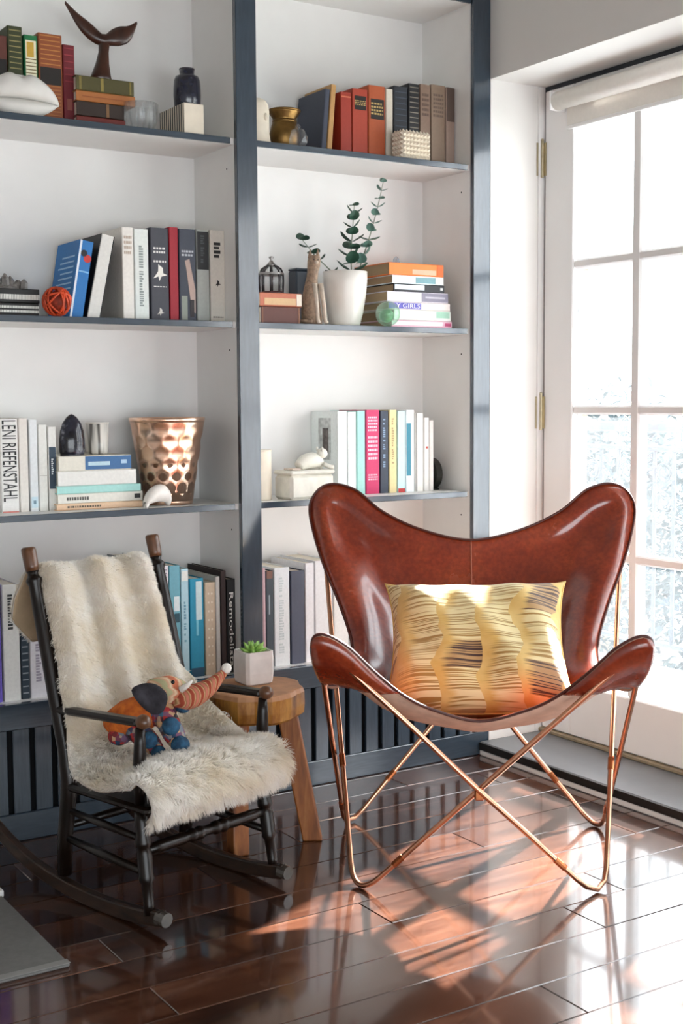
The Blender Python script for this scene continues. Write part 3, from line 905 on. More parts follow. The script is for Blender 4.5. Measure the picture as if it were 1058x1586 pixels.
def make_book(rec):
    kind, z, x0, th, h, ys, dep, tilt, col_, page, label, dec = rec
    if kind == 'u':
        root = thing('book', label, 'book', (x0, ys, z), (0, math.radians(tilt), 0), group='books on the bookcase shelves')
        if tilt:
            root.location.z = z + .0002
    else:
        root = thing('book', label, 'book', (x0, ys, z + th), (0, math.pi / 2, 0), group='books on the bookcase shelves')
    cm = bookmat(col_)
    c = min(.0022, th * .15)
    ch = min(.002, th * .2)
    edge = [d for d in dec if d[0] == 'edge']
    poly = [(0, dep), (0, ch), (ch, 0), (th - ch, 0), (th, ch), (th, dep), (th - c, dep), (th - c, c + .001), (c, c + .001), (c, dep)]
    n = len(poly)
    g = G()
    vs = [(x, y, 0) for x, y in poly] + [(x, y, h) for x, y in poly]
    fs = [(k_, (k_ + 1) % n, n + (k_ + 1) % n, n + k_) for k_ in range(n)]
    for s_ in (0, n):
        quads = [(0, 1, 8, 9), (1, 2, 3, 4, 7, 8), (4, 5, 6, 7)]
        for q in quads:
            q = tuple(i_ + s_ for i_ in q)
            fs.append(q if s_ else q[::-1])
    g.add(vs, fs)
    g.build('cover', cm, root)
    G().box(c + .0002, th - c - .0002, c + .0012, dep - .004, .003, h - .003).build('pages', pagemat(page), root)
    if edge:
        m = bookmat(edge[0][1])
        G().box(-.0012, 0, -.0005, dep, 0, h).box(th, th + .0012, -.0005, dep, 0, h).build('board', m, root)
    xa, xb = ch, th - ch
    W_ = xb - xa
    Y1, Y0_ = .0002, -.0005
    r_ = random.Random(int(abs(x0) * 1e5) + int(h * 1e4))
    lay = 0
    for d in dec:
        lay += 1
        ya = Y0_ - .00012 * lay
        if d[0] == 'b':
            u0, u1 = (d[4], d[5]) if len(d) > 4 else (0, 1)
            plates([(xa + W_ * u0, xa + W_ * u1, h * d[1], h * d[2])], ya, Y1).build('spine_band', bookmat(d[3]), root)
        elif d[0] == 'r':
            rc = [(xa + W_ * .06, xb - W_ * .06, h * (d[1] + (d[2] - d[1]) * i_ / d[4]), h * (d[1] + (d[2] - d[1]) * i_ / d[4]) + h * .012) for i_ in range(d[4] + 1)]
            plates(rc, ya, Y1).build('spine_ribs', bookmat(d[3]), root)
        elif d[0] == 'l':
            rc = []
            for i_ in range(d[4]):
                zc_ = d[1] + (d[2] - d[1]) * (i_ + .5) / d[4]
                hh = (d[2] - d[1]) / d[4] * .28
                p_ = .12
                while p_ < .85:
                    q_ = min(.88, p_ + r_.uniform(.08, .16))
                    rc.append((xa + W_ * p_, xa + W_ * q_, h * (zc_ - hh), h * (zc_ + hh)))
                    p_ = q_ + .05
            plates(rc, ya, Y1).build('lettering', bookmat(d[3]), root)
        elif d[0] in ('vl', 'vlb'):
            rc = []
            zz = d[2]
            lo_, hi_ = (.3, .62) if d[0] == 'vl' else (.22, .72)
            st = .028 if d[0] == 'vl' else .045
            while zz > d[1] + st:
                q_ = zz - st * r_.uniform(.5, .8)
                if r_.random() < .86:
                    rc.append((xa + W_ * lo_, xa + W_ * (hi_ - r_.choice((0, 0, .1))), h * q_, h * zz))
                zz = q_ - st * .3
            plates(rc, ya, Y1).build('lettering', bookmat(d[3]), root)
        elif d[0] in ('t', 'ts'):
            length, hgt = h * (d[4] - d[3]), W_ * (.86 if d[0] == 't' else .56)
            me = text_mesh(d[1], length, hgt, bookmat(d[2]))
            o = obj('title', me, root)
            M_ = Matrix(((0, 1, 0, xa + (W_ - hgt) / 2), (0, 0, -1, -.0008), (-1, 0, 0, h * d[4]), (0, 0, 0, 1)))
            o.matrix_local = M_
        elif d[0] == 'v':
            v0, v1 = (d[4], d[5]) if len(d) > 4 else (0, 1)
            plates([(xa + W_ * (1 - v1), xa + W_ * (1 - v0), h * d[1], h * d[2])], ya, Y1).build('spine_band', bookmat(d[3]), root)
        elif d[0] == 'hl':
            rc, p_ = [], d[1]
            while p_ < d[2]:
                q_ = p_ + r_.uniform(.012, .024)
                rc.append((xa + W_ * .3, xa + W_ * .7, h * p_, h * q_))
                p_ = q_ + .01
            plates(rc, ya, Y1).build('lettering', bookmat(d[3]), root)
        elif d[0] == 'ht':
            length, hgt = h * (d[4] - d[3]), W_ * .7
            me = text_mesh(d[1], length, hgt, bookmat(d[2]))
            o = obj('title', me, root)
            o.matrix_local = Matrix(((0, -1, 0, xa + (W_ + hgt) / 2), (0, 0, -1, -.0012), (1, 0, 0, h * d[3]), (0, 0, 0, 1)))
        elif d[0] == 'd':
            rc = []
            nd = 34
            for i_ in range(nd):
                zc_ = h * (i_ + .5) / nd
                xc_ = xa + W_ * (1 - d[1])
                rc.append((xc_ - W_ * .11, xc_ + W_ * .11, zc_ - h * .010, zc_ + h * .010))
            plates(rc, ya - .001, Y1).build('dotted_binding', bookmat(d[2]), root)
        elif d[0] == 'disc':
            rr = W_ * d[4] if len(d) > 4 else W_ * .4
            g = G().tube([(xa + W_ * d[2], Y1, h * d[1]), (xa + W_ * d[2], ya, h * d[1])], rr * .62, 18)
            g.build('printed_disc', bookmat(d[3]), root)
        elif d[0] in ('bird', 'bird2'):
            k_ = W_ * (.9 if d[0] == 'bird' else .45)
            shp = [(-.45, -.25), (-.1, -.12), (-.05, -.4), (.1, -.12), (.5, -.02), (.22, .08), (.2, .4), (-.1, .62), (-.12, .2), (-.25, .0)]
            po = [(xa + W_ * .5 + px * k_, h * d[1] + pz * k_) for px, pz in shp]
            M_ = Matrix(((1, 0, 0, 0), (0, 0, -1, 0), (0, 1, 0, 0), (0, 0, 0, 1)))
            G().prism(po, -Y1, -ya, M=M_).build('bird_emblem', bookmat(d[2]), root)
        elif d[0] == 'leg':
            po = [(xa + W_ * a_, h * b_) for a_, b_ in ((.72, d[1]), (.98, d[1] - .06), (.98, d[1] + .2), (.7, d[2] - .08), (.62, d[2]), (.32, d[2] - .02), (.4, d[2] - .1))]
            M_ = Matrix(((1, 0, 0, 0), (0, 0, -1, 0), (0, 1, 0, 0), (0, 0, 0, 1)))
            G().prism(po, -Y1, -ya, M=M_).build('printed_figure', bookmat(d[3]), root)
        elif d[0] == 'dots':
            rc = []
            for i_ in range(9):
                zc_ = .12 + .095 * i_
                for u_ in (.32, .68):
                    rc.append((xa + W_ * (u_ - .09), xa + W_ * (u_ + .09), h * zc_ - W_ * .09, h * zc_ + W_ * .09))
            plates(rc, ya, Y1).build('flower_dots', bookmat(d[1]), root)
        elif d[0] == 'cover':
            g = G().box(-.0006, .0002, dep * .25, dep * .72, h * .42, h * .92)
            g.build('cover_picture', mat('printed_grey_picture', '#b9bcba', rough=.5, var=.45, scale=45), root)
            g = G().box(-.001, .0002, dep * .34, dep * .56, h * .50, h * .80)
            g.build('cover_figure', mat('printed_dark_figure', '#5d5552', rough=.5, var=.6, scale=60), root)
    return root


for rec in BOOKS:
    bk = make_book(rec)
    if 'blue book with red disc' in rec[10]:
        g = G()                                     # white printed lines on its blue front board
        for i_ in range(9):
            g.box(-.0006, .0002, .02, .13 - .01 * (i_ % 3), .05 + .014 * i_, .054 + .014 * i_)
        g.build('cover_lettering', bookmat('#9cc4e2'), bk)


# ------------------------------------------------------------------ ornaments, top shelves
S1, S2, S3 = SZ
# plaster lips
lp = thing('lips_ornament', 'white plaster lips ornament lying in front of the old books', 'ornament', (-1.372, .062, S1))


def lip(upper):
    def fn(u, v):
        x = (u - .5) * 2
        e = max(0, 1 - abs(x) ** 2.2)
        prof = e ** .75
        if upper:
            bow = 1 - .16 * math.exp(-(x / .16) ** 2) + .05 * math.exp(-((abs(x) - .3) / .2) ** 2)
            z0, z1 = .043 - .006 * x * x, .043 + .062 * prof * bow
        else:
            z0, z1 = .043 - .006 * x * x, .043 - .042 * prof
        a = math.pi * v
        zc_, hr = (z0 + z1) / 2, abs(z1 - z0) / 2
        return (x * .101, -.034 * prof * math.sin(a) ** .8 - .004 if 0 < v < 1 else -.002, zc_ + hr * (-math.cos(a)))
    return fn


g = G().grid(lip(True), 33, 13)
g.grid(lambda u, v: (((u - .5) * 2) * .101, .004, .043 - .042 * max(0, 1 - abs((u - .5) * 2) ** 2.2) ** .75 * (1 - v) + v * .062 * max(0, 1 - abs((u - .5) * 2) ** 2.2) ** .75), 33, 4)
g.build('upper_lip', MATTEWHITE, lp, smooth=True)
G().grid(lip(False), 33, 13).build('lower_lip', MATTEWHITE, lp, smooth=True)

# wooden whale tail
wt = thing('whale_tail_sculpture', 'dark wooden whale tail sculpture standing on the olive book', 'sculpture', (-1.128, .135, STACK_A), (0, 0, math.radians(-14)))
WALN = mat('dark_walnut', '#3a1d11', rough=.3, var=.4, scale=22, stretch=(2, 2, .5), coat=.3)
stem = [(.0, .0, .0, .033, .024), (.002, 0, .02, .026, .02), (.006, 0, .05, .018, .016), (.010, 0, .08, .0135, .013), (.012, 0, .105, .0145, .011), (.012, 0, .125, .018, .008)]
g = G()
vs, fs, n = [], [], 16
for (x, y, z, rx, ry) in stem:
    for k_ in range(n):
        a = 2 * math.pi * k_ / n
        vs.append((x + rx * math.cos(a), y + ry * math.sin(a), z))
for j in range(len(stem) - 1):
    for k_ in range(n):
        fs.append((j * n + k_, j * n + (k_ + 1) % n, (j + 1) * n + (k_ + 1) % n, (j + 1) * n + k_))
fs += [tuple(range(n))[::-1], tuple((len(stem) - 1) * n + k_ for k_ in range(n))]
g.add(vs, fs).build('stem', WALN, wt, smooth=True)


def fluke(side):
    top = [(.012, .122), (side * .02 + .012, .140), (side * .042 + .012, .150 if side > 0 else .158), (side * .066 + .010, .153 if side > 0 else .176), (side * .092 + .006, .166 if side > 0 else .203)]
    bot = [(.012, .096), (side * .018 + .012, .098), (side * .042 + .012, .100 if side > 0 else .112), (side * .068 + .012, .115 if side > 0 else .140), (side * .094 + .006, .160 if side > 0 else .196)]
    A = resample(catmull([(x, 0, z) for x, z in top], 6), 14)
    B = resample(catmull([(x, 0, z) for x, z in bot], 6), 14)
    def fn(u, v):
        i_ = min(13, int(round(u * 13)))
        a = 2 * math.pi * v
        m_ = (A[i_] + B[i_]) / 2
        d_ = (A[i_] - B[i_]) / 2
        th_ = .011 * (1 - u) + .002
        return m_ + d_ * math.cos(a) + Vector((0, th_ * math.sin(a), 0))
    return G().grid(fn, 14, 13)


fluke(-1).build('fluke', WALN, wt, smooth=True)
fluke(1).build('fluke', WALN, wt, smooth=True)

# ribbed glass votive
gv = thing('glass_votive', 'clear ribbed glass bowl between the book stack and striped block', 'bowl', (-1.043, .075, S1))
pr = [(.024, 0), (.033, .006), (.04, .03), (.0435, .055), (.044, .073), (.041, .073), (.0395, .052), (.035, .03), (.026, .012), (0, .01)]
G().lathe(pr, 28).build('bowl', CLEARGLASS, gv, smooth=True)
g = G()
for i_ in range(14):
    a = i_ * 2 * math.pi / 14
    g.tube([(r_ * math.cos(a), r_ * math.sin(a), z_) for r_, z_ in ((.034, .006), (.041, .03), (.0445, .055), (.045, .072))], .0022, 5)
g.build('ribs', CLEARGLASS, gv, smooth=True)

# cream block with a grooved side, small dark jar on top
sb = thing('grooved_block', 'cream block with dark grooved side under the navy jar', 'ornament', (-.9395, .030, S1))
G().cbox(.0, .0585, .0, .15, 0, .0805, c=.0015).build('block', CREAM, sb)
g = G()
for i_ in range(11):
    g.box(-.0022, .0, .004 + i_ * .0132, .0095 + i_ * .0132, .002, .079)
g.build('fins', CREAM, sb)
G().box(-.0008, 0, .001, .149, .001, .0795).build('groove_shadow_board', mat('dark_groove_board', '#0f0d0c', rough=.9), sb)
JARM = mat('navy_speckled_glaze', '#1d2030', rough=.22, var=.4, scale=60, coat=.4)
nj = thing('navy_jar', 'small navy glazed ceramic jar on the cream block', 'jar', (-.9025, .085, S1 + .0806))
pr = [(.0, 0), (.033, 0), (.0355, .004), (.037, .03), (.0365, .05), (.035, .07), (.031, .08), (.021, .084), (.0195, .088), (.0205, .099), (.018, .1), (.016, .092), (0, .09)]
G().lathe(pr, 28).build('body', JARM, nj, smooth=True)
G().lathe([(.0185, .0975), (.0208, .099), (.0208, .1015), (.0165, .1015)], 24).build('rim', mat('jar_rim', '#332c30', rough=.35), nj, smooth=True)

# cream head-shaped bookend by the post
bu = thing('cream_bust', 'cream rounded stone figure next to the post on the top shelf', 'ornament', (-.694, .075, S1))
pr = [(.0, 0), (.042, 0), (.042, .006), (.037, .012), (.034, .03), (.0335, .07), (.034, .09), (.032, .108), (.024, .121), (.012, .127), (0, .128)]
G().lathe(pr, 24, sx=1.0, sy=.8).build('body', CREAM, bu, smooth=True)
G().ball((.012, -.025, .075), .009, 10, 6, s=(.7, .8, 1.2)).build('nose', CREAM, bu, smooth=True)
# brass urn with faceted crystal in front
URN = mat('antique_brass', '#7d6038', rough=.38, metal=1, var=.3, scale=30)
ur = thing('brass_urn', 'antique brass urn with flared rim on the top shelf', 'urn', (-.586, .115, S1))
pr = [(0, 0), (.030, 0), (.036, .01), (.042, .03), (.0425, .05), (.037, .072), (.032, .082), (.034, .092), (.044, .106), (.0455, .112), (.041, .112), (.03, .09), (.034, .05), (.028, .015), (0, .012)]
G().lathe(pr, 32).build('body', URN, ur, smooth=True)
G().lathe([(.0425, .1085), (.0465, .110), (.0465, .1145), (.0425, .1145)], 32).build('rim', URN, ur, smooth=True)
G().lathe([(.0322, .078), (.0345, .081), (.0345, .085), (.0325, .088)], 32).build('collar', URN, ur, smooth=True)
cr = thing('glass_crystal', 'clear faceted glass crystal in front of the brass urn', 'ornament', (-.582, .046, S1), (0, 0, .5))
G().lathe([(.016, 0), (.026, .012), (.027, .03), (.018, .048), (.006, .055)], 7, twist=True).build('body', CLEARGLASS, cr)
G().lathe([(.004, .055), (.009, .058), (.004, .064)], 7).build('finial', CLEARGLASS, cr)
# knobbly cream cube
kc = thing('knobbly_cube', 'cream cube covered in rows of small knobs', 'ornament', (-.190, .050, S1), (0, 0, math.radians(4)))
hs = .036
G().cbox(-.05, .05, -.02, .03, .004, .078, c=.002).build('core', CREAM, kc)
g = G()
for i_ in range(8):
    for j_ in range(6):
        x, z = -.0455 + .013 * i_, .0095 + .0128 * j_
        g.add([(x - .0058, -.02, z - .0058), (x + .0058, -.02, z - .0058), (x + .0058, -.02, z + .0058), (x - .0058, -.02, z + .0058), (x, -.0285, z)], [(0, 1, 4), (1, 2, 4), (2, 3, 4), (3, 0, 4)])
for i_ in range(4):
    for j_ in range(6):
        y, z = -.014 + .0125 * i_, .0095 + .0128 * j_
        for sx_ in (-1, 1):
            q = [(sx_ * .05, y - .0055, z - .0058), (sx_ * .05, y + .0055, z - .0058), (sx_ * .05, y + .0055, z + .0058), (sx_ * .05, y - .0055, z + .0058), (sx_ * .058, y, z)]
            g.add(q, [(0, 1, 4), (1, 2, 4), (2, 3, 4), (3, 0, 4)] if sx_ > 0 else [(1, 0, 4), (2, 1, 4), (3, 2, 4), (0, 3, 4)])
for i_ in range(8):
    for j_ in range(4):
        x, y = -.0455 + .013 * i_, -.014 + .0125 * j_
        g.add([(x - .0058, y - .0055, .078), (x + .0058, y - .0055, .078), (x + .0058, y + .0055, .078), (x - .0058, y + .0055, .078), (x, y, .0865)], [(0, 1, 4), (1, 2, 4), (2, 3, 4), (3, 0, 4)])
g.build('knobs', CREAM, kc)

# ------------------------------------------------------------------ ornaments, second shelves
mn = thing('mineral_cluster', 'dark grey mineral cluster on top of the dotted notebooks', 'mineral', (-1.40, .13, STACK_B))
MIN = mat('grey_mineral', '#6f6a66', rough=.45, var=.5, scale=50, bump=.3)
g = G()
for i_ in range(16):
    a, t_ = random.uniform(0, 6.283), random.uniform(.0, .9)
    p = Vector((random.uniform(-.05, .05), random.uniform(-.025, .025), .0))
    hgt = random.uniform(.022, .046) * (1 - abs(p.x) * 7)
    hgt = max(.012, hgt)
    d = Vector((math.cos(a) * t_ * .3, math.sin(a) * t_ * .3, 1)).normalized()
    g.tube([p, p + d * hgt * .7, p + d * hgt], [.011, .010, .002], 6)
g.build('crystals', MIN, mn)
G().lathe([(.0, 0), (.055, 0), (.052, .008), (.03, .014), (0, .016)], 14, jit=.08, sy=.55).build('matrix', MIN, mn)

ob_ = thing('woven_ball', 'orange woven rattan ball in front of the blue book', 'ball', (-1.296, .040, S2 + .0385))
ORNG = mat('orange_rattan', '#c8451c', rough=.5, var=.35, scale=40)
for i_ in range(11):
    ax = Vector((random.gauss(0, 1), random.gauss(0, 1), random.gauss(0, 1))).normalized()
    u_ = ax.orthogonal().normalized()
    w_ = ax.cross(u_)
    off = random.uniform(-.012, .012)
    rr = math.sqrt(.0355 ** 2 - off ** 2)
    pts = [ax * off + (u_ * math.cos(q) + w_ * math.sin(q)) * rr for q in [2 * math.pi * s_ / 22 for s_ in range(22)]]
    G().tube(pts, .0028, 6, closed=True).build('strand', ORNG, ob_, smooth=True)
G().ball((0, 0, 0), .027, 12, 8).build('inner_weave', mat('dark_orange_weave', '#8a2c12', rough=.7, var=.4, scale=70, bump=.4), ob_, smooth=True)

# lantern: domed glass with a metal cage
SILV = mat('tarnished_silver', '#8b8785', rough=.3, metal=1, var=.3, scale=50)
DKM = mat('dark_pewter', '#3f3b3d', rough=.4, metal=.8, var=.3, scale=50)
ln = thing('domed_lantern', 'domed glass lantern with pewter cage on the rust book', 'lantern', (-.628, .125, STACK_C))
G().lathe([(0, 0), (.037, 0), (.037, .006), (.033, .009), (0, .009)], 24).build('base', mat('lantern_base', '#4a2226', rough=.4), ln, smooth=False)
G().lathe([(.03, .01), (.032, .04), (.031, .058), (.026, .07), (.014, .078), (.006, .08)], 24).build('glass_dome', CLEARGLASS, ln, smooth=True)
for i_ in range(8):
    a = i_ * math.pi / 4 + .2
    G().tube([(r_ * math.cos(a), r_ * math.sin(a), z_) for r_, z_ in ((.033, .008), (.0345, .04), (.0335, .058), (.028, .072), (.015, .081), (.005, .085))], .0026, 6).build('cage_rib', DKM, ln, smooth=True)
G().lathe([(.034, .055), (.0365, .056), (.0365, .061), (.034, .062)], 24).build('cage_ring', SILV, ln)
G().lathe([(.014, .08), (.011, .088), (.005, .094), (.0035, .1), (.007, .104), (.007, .107), (0, .109)], 16).build('finial', SILV, ln, smooth=True)
# dark box at the back
nb = thing('navy_box', 'small dark navy box standing behind the wooden cat', 'box', (-.495, .19, S2))
G().cbox(-.024, .024, -.02, .03, 0, .165, c=.004).build('body', mat('navy_box_paint', '#2e3742', rough=.5), nb)
G().cbox(-.0245, .0245, -.0205, .0305, .1655, .172, c=.003).build('lid', mat('navy_box_lid', '#39434e', rough=.5), nb)

# carved sitting cat
CATM = mat('speckled_carved_wood', '#8d7561', rough=.7, var=.35, scale=120, bump=.25)
CATP = mat('pale_carved_wood', '#c9b9a8', rough=.7, var=.15, scale=60)
ct = thing('cat_figurine', 'tall slim carved cat figurine beside the white plant pot', 'figurine', (-.535, .062, S2), (0, 0, math.radians(-12)))
prof = [(.004, 0, .027, .030), (.002, .02, .030, .032), (0, .045, .028, .030), (-.001, .075, .025, .026), (.0, .105, .020, .021), (.003, .13, .0165, .017), (.006, .150, .016, .016), (.009, .166, .0185, .0185), (.010, .182, .0185, .0195), (.010, .193, .014, .016), (.010, .197, .006, .007)]
vs, fs, n = [], [], 18
for (x, z, rx, ry) in prof:
    for k_ in range(n):
        a = 2 * math.pi * k_ / n
        vs.append((x + rx * math.cos(a), ry * math.sin(a), z))
for j in range(len(prof) - 1):
    for k_ in range(n):
        fs.append((j * n + k_, j * n + (k_ + 1) % n, (j + 1) * n + (k_ + 1) % n, (j + 1) * n + k_))
fs += [tuple(range(n))[::-1], tuple((len(prof) - 1) * n + k_ for k_ in range(n))]
G().add(vs, fs).build('body', CATM, ct, smooth=True)
for s_ in (-1, 1):
    G().lathe([(.0072, 0), (.005, .012), (.001, .026)], 8, (.010 + s_ * .0115, 0, .188)).build('ear', CATM, ct, smooth=True)
    G().tube([(.014 + s_ * .009, -.016, .115), (.018 + s_ * .0105, -.026, .06), (.02 + s_ * .011, -.031, .012), (.022 + s_ * .011, -.038, .005)], [.009, .0065, .006, .006], 8).build('foreleg', CATP, ct, smooth=True)
    G().ball((.010 + s_ * .006, -.0175, .183), .0022, 6, 4).build('eye', DKM, ct)
G().ball((.011, -.019, .175), .0065, 10, 6, s=(1, .9, .7)).build('muzzle', CATP, ct, smooth=True)
G().tube(catmull([(-.02, .015, .01), (-.032, .0, .012), (-.028, -.022, .010), (-.008, -.034, .008)], 5), .005, 7).build('tail', CATM, ct, smooth=True)

# white pot with eucalyptus
pl = thing('eucalyptus_plant', 'eucalyptus sprigs in a tapered white ceramic pot', 'plant', (-.392, .105, S2))
pr = [(0, 0), (.036, 0), (.043, .006), (.052, .04), (.0605, .09), (.0645, .13), (.065, .160), (.0615, .1605), (.060, .145), (0, .142)]
G().lathe(pr, 36).build('pot', CERAMIC, pl, smooth=True)
G().lathe([(0, .1445), (.059, .1445)], 24).build('soil', mat('dark_soil', '#14160f', rough=1, var=.4, scale=90, bump=.4), pl)
EUC = mat('eucalyptus_leaf', '#274a3a', rough=.5, var=.25, scale=40)
EUC2 = mat('eucalyptus_leaf_pale', '#5d7f74', rough=.5, var=.2, scale=40)
STEM = mat('eucalyptus_stem', '#7c8a76', rough=.6)


def eleaf(root, p, ang, tilt, r, m):
    def fn(u, v):
        a = 2 * math.pi * u
        q = r * v
        return (q * math.cos(a) * .98 + r, q * math.sin(a) * .88, .10 * r * math.cos(2 * a) * v - .12 * r * v * v)
    g_ = G().grid(fn, 13, 4)
    o_ = g_.build('leaf', m, root, smooth=True, loc=p, rot=(0, -tilt, ang))
    o_.rotation_mode = 'XYZ'
    return o_


def sprig(root, pts, m, n, r0, r1, seed, skip=()):
    r_ = random.Random(seed)
    P = catmull(pts, 6)
    G().tube(P, [.0022 * (1 - .6 * i_ / len(P)) for i_ in range(len(P))], 6).build('stem', STEM, root, smooth=True)
    Q = resample(P, n + 1)
    for i_ in range(n):
        if i_ in skip:
            continue
        t_ = i_ / max(1, n - 1)
        a = (1.57 if i_ % 2 else 0) + r_.uniform(-.35, .35) - .45
        rr = (r0 + (r1 - r0) * t_) * r_.uniform(.9, 1.1)
        for s_ in (0, math.pi):
            eleaf(root, Q[i_ + 1], a + s_, r_.uniform(.15, .95), rr, m)


def rel(p):
    return (p[0] + .392, p[1] - .105, p[2] - S2)


sprig(pl, [rel(p) for p in ((-.372, .10, 1.463), (-.3745, .10, 1.53), (-.3685, .10, 1.60), (-.3625, .10, 1.672))], EUC, 10, .027, .013, 3)
sprig(pl, [rel(p) for p in ((-.345, .115, 1.463), (-.322, .12, 1.52), (-.295, .12, 1.59), (-.268, .12, 1.67), (-.246, .12, 1.752))], EUC2, 12, .020, .010, 8, skip=(0,))
sprig(pl, [rel(p) for p in ((-.40, .13, 1.463), (-.425, .15, 1.495), (-.458, .165, 1.53), (-.497, .17, 1.572))], EUC, 6, .013, .016, 15, skip=(1,))

# small ornaments around the bright stack
gb = thing('green_glass_float', 'green glass ball in front of the bright paperbacks', 'ball', (-.298, .022, S2 + .0368))
G().ball((0, 0, 0), .0365, 28, 18).build('glass_ball', GREENGLASS, gb, smooth=True)
G().ball((-.003, .002, -.006), .022, 18, 12, s=(1, 1, .9)).build('inner_swirl', mat('green_swirl', '#6f9a76', rough=.3, var=.5, scale=60), gb, smooth=True)
g2_ = thing('crystal_chunk', 'tiny pale blue crystal on the orange paperback', 'ornament', (-.20, .12, STACK_D), (0, 0, .4))
G().lathe([(.008, 0), (.012, .008), (.009, .018), (.002, .025)], 6, twist=True).build('body', glass_mat('pale_blue_crystal', (.7, .85, .95, 1), .35, .05), g2_)
G().lathe([(.005, 0), (.007, .006), (.001, .015)], 5, (.014, .004, 0), twist=True).build('shard', CLEARGLASS, g2_)

# ------------------------------------------------------------------ ornaments, third shelves
AGATE, t = new_mat('polished_black_agate')
v = t.coords('Object')
t.l(t.ramp(t.noise(v, 26, 4, .6), [(.35, '#0d0d12'), (.6, '#2a2c38'), (.75, '#a9abb8')]), t.b.inputs['Base Color'])
t.b.inputs['Roughness'].default_value = .12
ag = thing('agate_stone', 'polished black agate point on the blue and white book', 'stone', (-1.237, .115, STACK_E))
G().lathe([(0, 0), (.031, 0), (.0345, .012), (.0345, .04), (.0315, .065), (.025, .085), (.014, .1), (.005, .107), (0, .1085)], 28, jit=.006, sy=.7).build('body', AGATE, ag, smooth=True)
G().lathe([(0, -.0001), (.032, -.0001), (.032, .003), (0, .003)], 24, (0, 0, .0002), sy=.7).build('cut_base', mat('agate_base', '#3c3a3e', rough=.4), ag)
STRIPE, t = new_mat('striped_marble')
v = t.coords('Object', (1, 1, .05))
t.l(t.ramp(t.noise(v, 55, 2), [(.36, '#6b6762'), (.46, '#e6e2da'), (.75, '#f6f2ea')]), t.b.inputs['Base Color'])
t.b.inputs['Roughness'].default_value = .3
cp = thing('marble_cup', 'small striped marble cup behind the black agate', 'cup', (-1.142, .175, STACK_E))
G().lathe([(0, 0), (.025, 0), (.027, .004), (.031, .082), (.028, .082), (.024, .02), (0, .018)], 26).build('cup', STRIPE, cp, smooth=True)
G().lathe([(.0275, .0815), (.0315, .0815), (.0315, .085), (.0275, .085)], 26).build('rim', mat('marble_rim', '#d8d3ca', rough=.3), cp)

HAM, t = new_mat('hammered_copper')
t.b.inputs['Metallic'].default_value = 1
t.b.inputs['Roughness'].default_value = .24
t.l(t.ramp(t.noise(t.coords('Object'), 20, 3), [(.3, '#eab696'), (.7, '#fbdcc6')]), t.b.inputs['Base Color'])
cb = thing('copper_bucket', 'hammered copper ice bucket on the middle shelf', 'bucket', (-.955, .136, S3))
nr, nk = 15, 26
g = G()
vs, fs = [], []
R0, R1, HB = .066, .1035, .236
rows = 33
cols = 104
for j in range(rows):
    q = j / (rows - 1)
    for k_ in range(cols):
        a = 2 * math.pi * k_ / cols
        rr = R0 + (R1 - R0) * q
        if q < .93:
            cj = q * 7.5
            ro = math.floor(cj)
            ck = a / (2 * math.pi) * 13 + (.5 if ro % 2 else 0)
            du, dv = (ck - math.floor(ck) - .5) * 2, (cj - ro - .5) * 2
            dd_ = max(0, 1 - (du * du + dv * dv) * .85)
            rr -= .0030 * dd_
        vs.append((rr * math.cos(a), rr * math.sin(a), q * HB))
for j in range(rows - 1):
    for k_ in range(cols):
        l_ = (k_ + 1) % cols
        fs.append((j * cols + k_, j * cols + l_, (j + 1) * cols + l_, (j + 1) * cols + k_))
fs.append(tuple(range(cols))[::-1])
G().add(vs, fs).build('body', HAM, cb, smooth=True)
G().lathe([(R1 - .001, HB - .012), (R1 + .001, HB), (R1 - .003, HB + .0015), (R1 - .006, HB), (R0 + .002, .01), (0, .01)], 48).build('rim_and_lining', HAM, cb, smooth=True)

SHELL = mat('white_shell', '#e9e3dc', rough=.35, var=.08, scale=40, bump=.15)
sh = thing('sea_shell', 'white sea shell in front of the copper bucket', 'shell', (-1.028, .048, S3), (0, 0, math.radians(20)))
g = G()


def shellfn(u, v):
    a = u * math.pi
    q = v * 2 * math.pi
    rr = .004 + .023 * math.sin(math.pi * min(1, u * .8 + .12)) * (1 - .3 * u)
    x = .040 * math.cos(a * .95) * (1 if u < .5 else 1.15)
    return Vector((x, rr * math.cos(q) * .9, .024 * math.sin(a) * .55 + rr + rr * math.sin(q) * .98 + .0005 * math.sin(q * 14)))


g.grid(shellfn, 22, 29)
g.build('whorl', SHELL, sh, smooth=True)
G().tube(catmull([(-.036, 0, .01), (-.045, -.006, .005), (-.05, -.012, .003)], 4), [.006] * 4 + [.004] * 4 + [.002], 7).build('tip', SHELL, sh, smooth=True)

cy = thing('cream_vase', 'cream cylinder vase next to the post on the third shelf', 'vase', (-.690, .10, S3))
G().lathe([(0, 0), (.034, 0), (.036, .004), (.036, .137), (.034, .142), (.03, .142), (.03, .06), (0, .055)], 28).build('body', CREAM, cy, smooth=True)
G().lathe([(.0345, .1385), (.0368, .1395), (.0368, .1425), (.0345, .1425)], 28).build('rim', CREAM, cy)

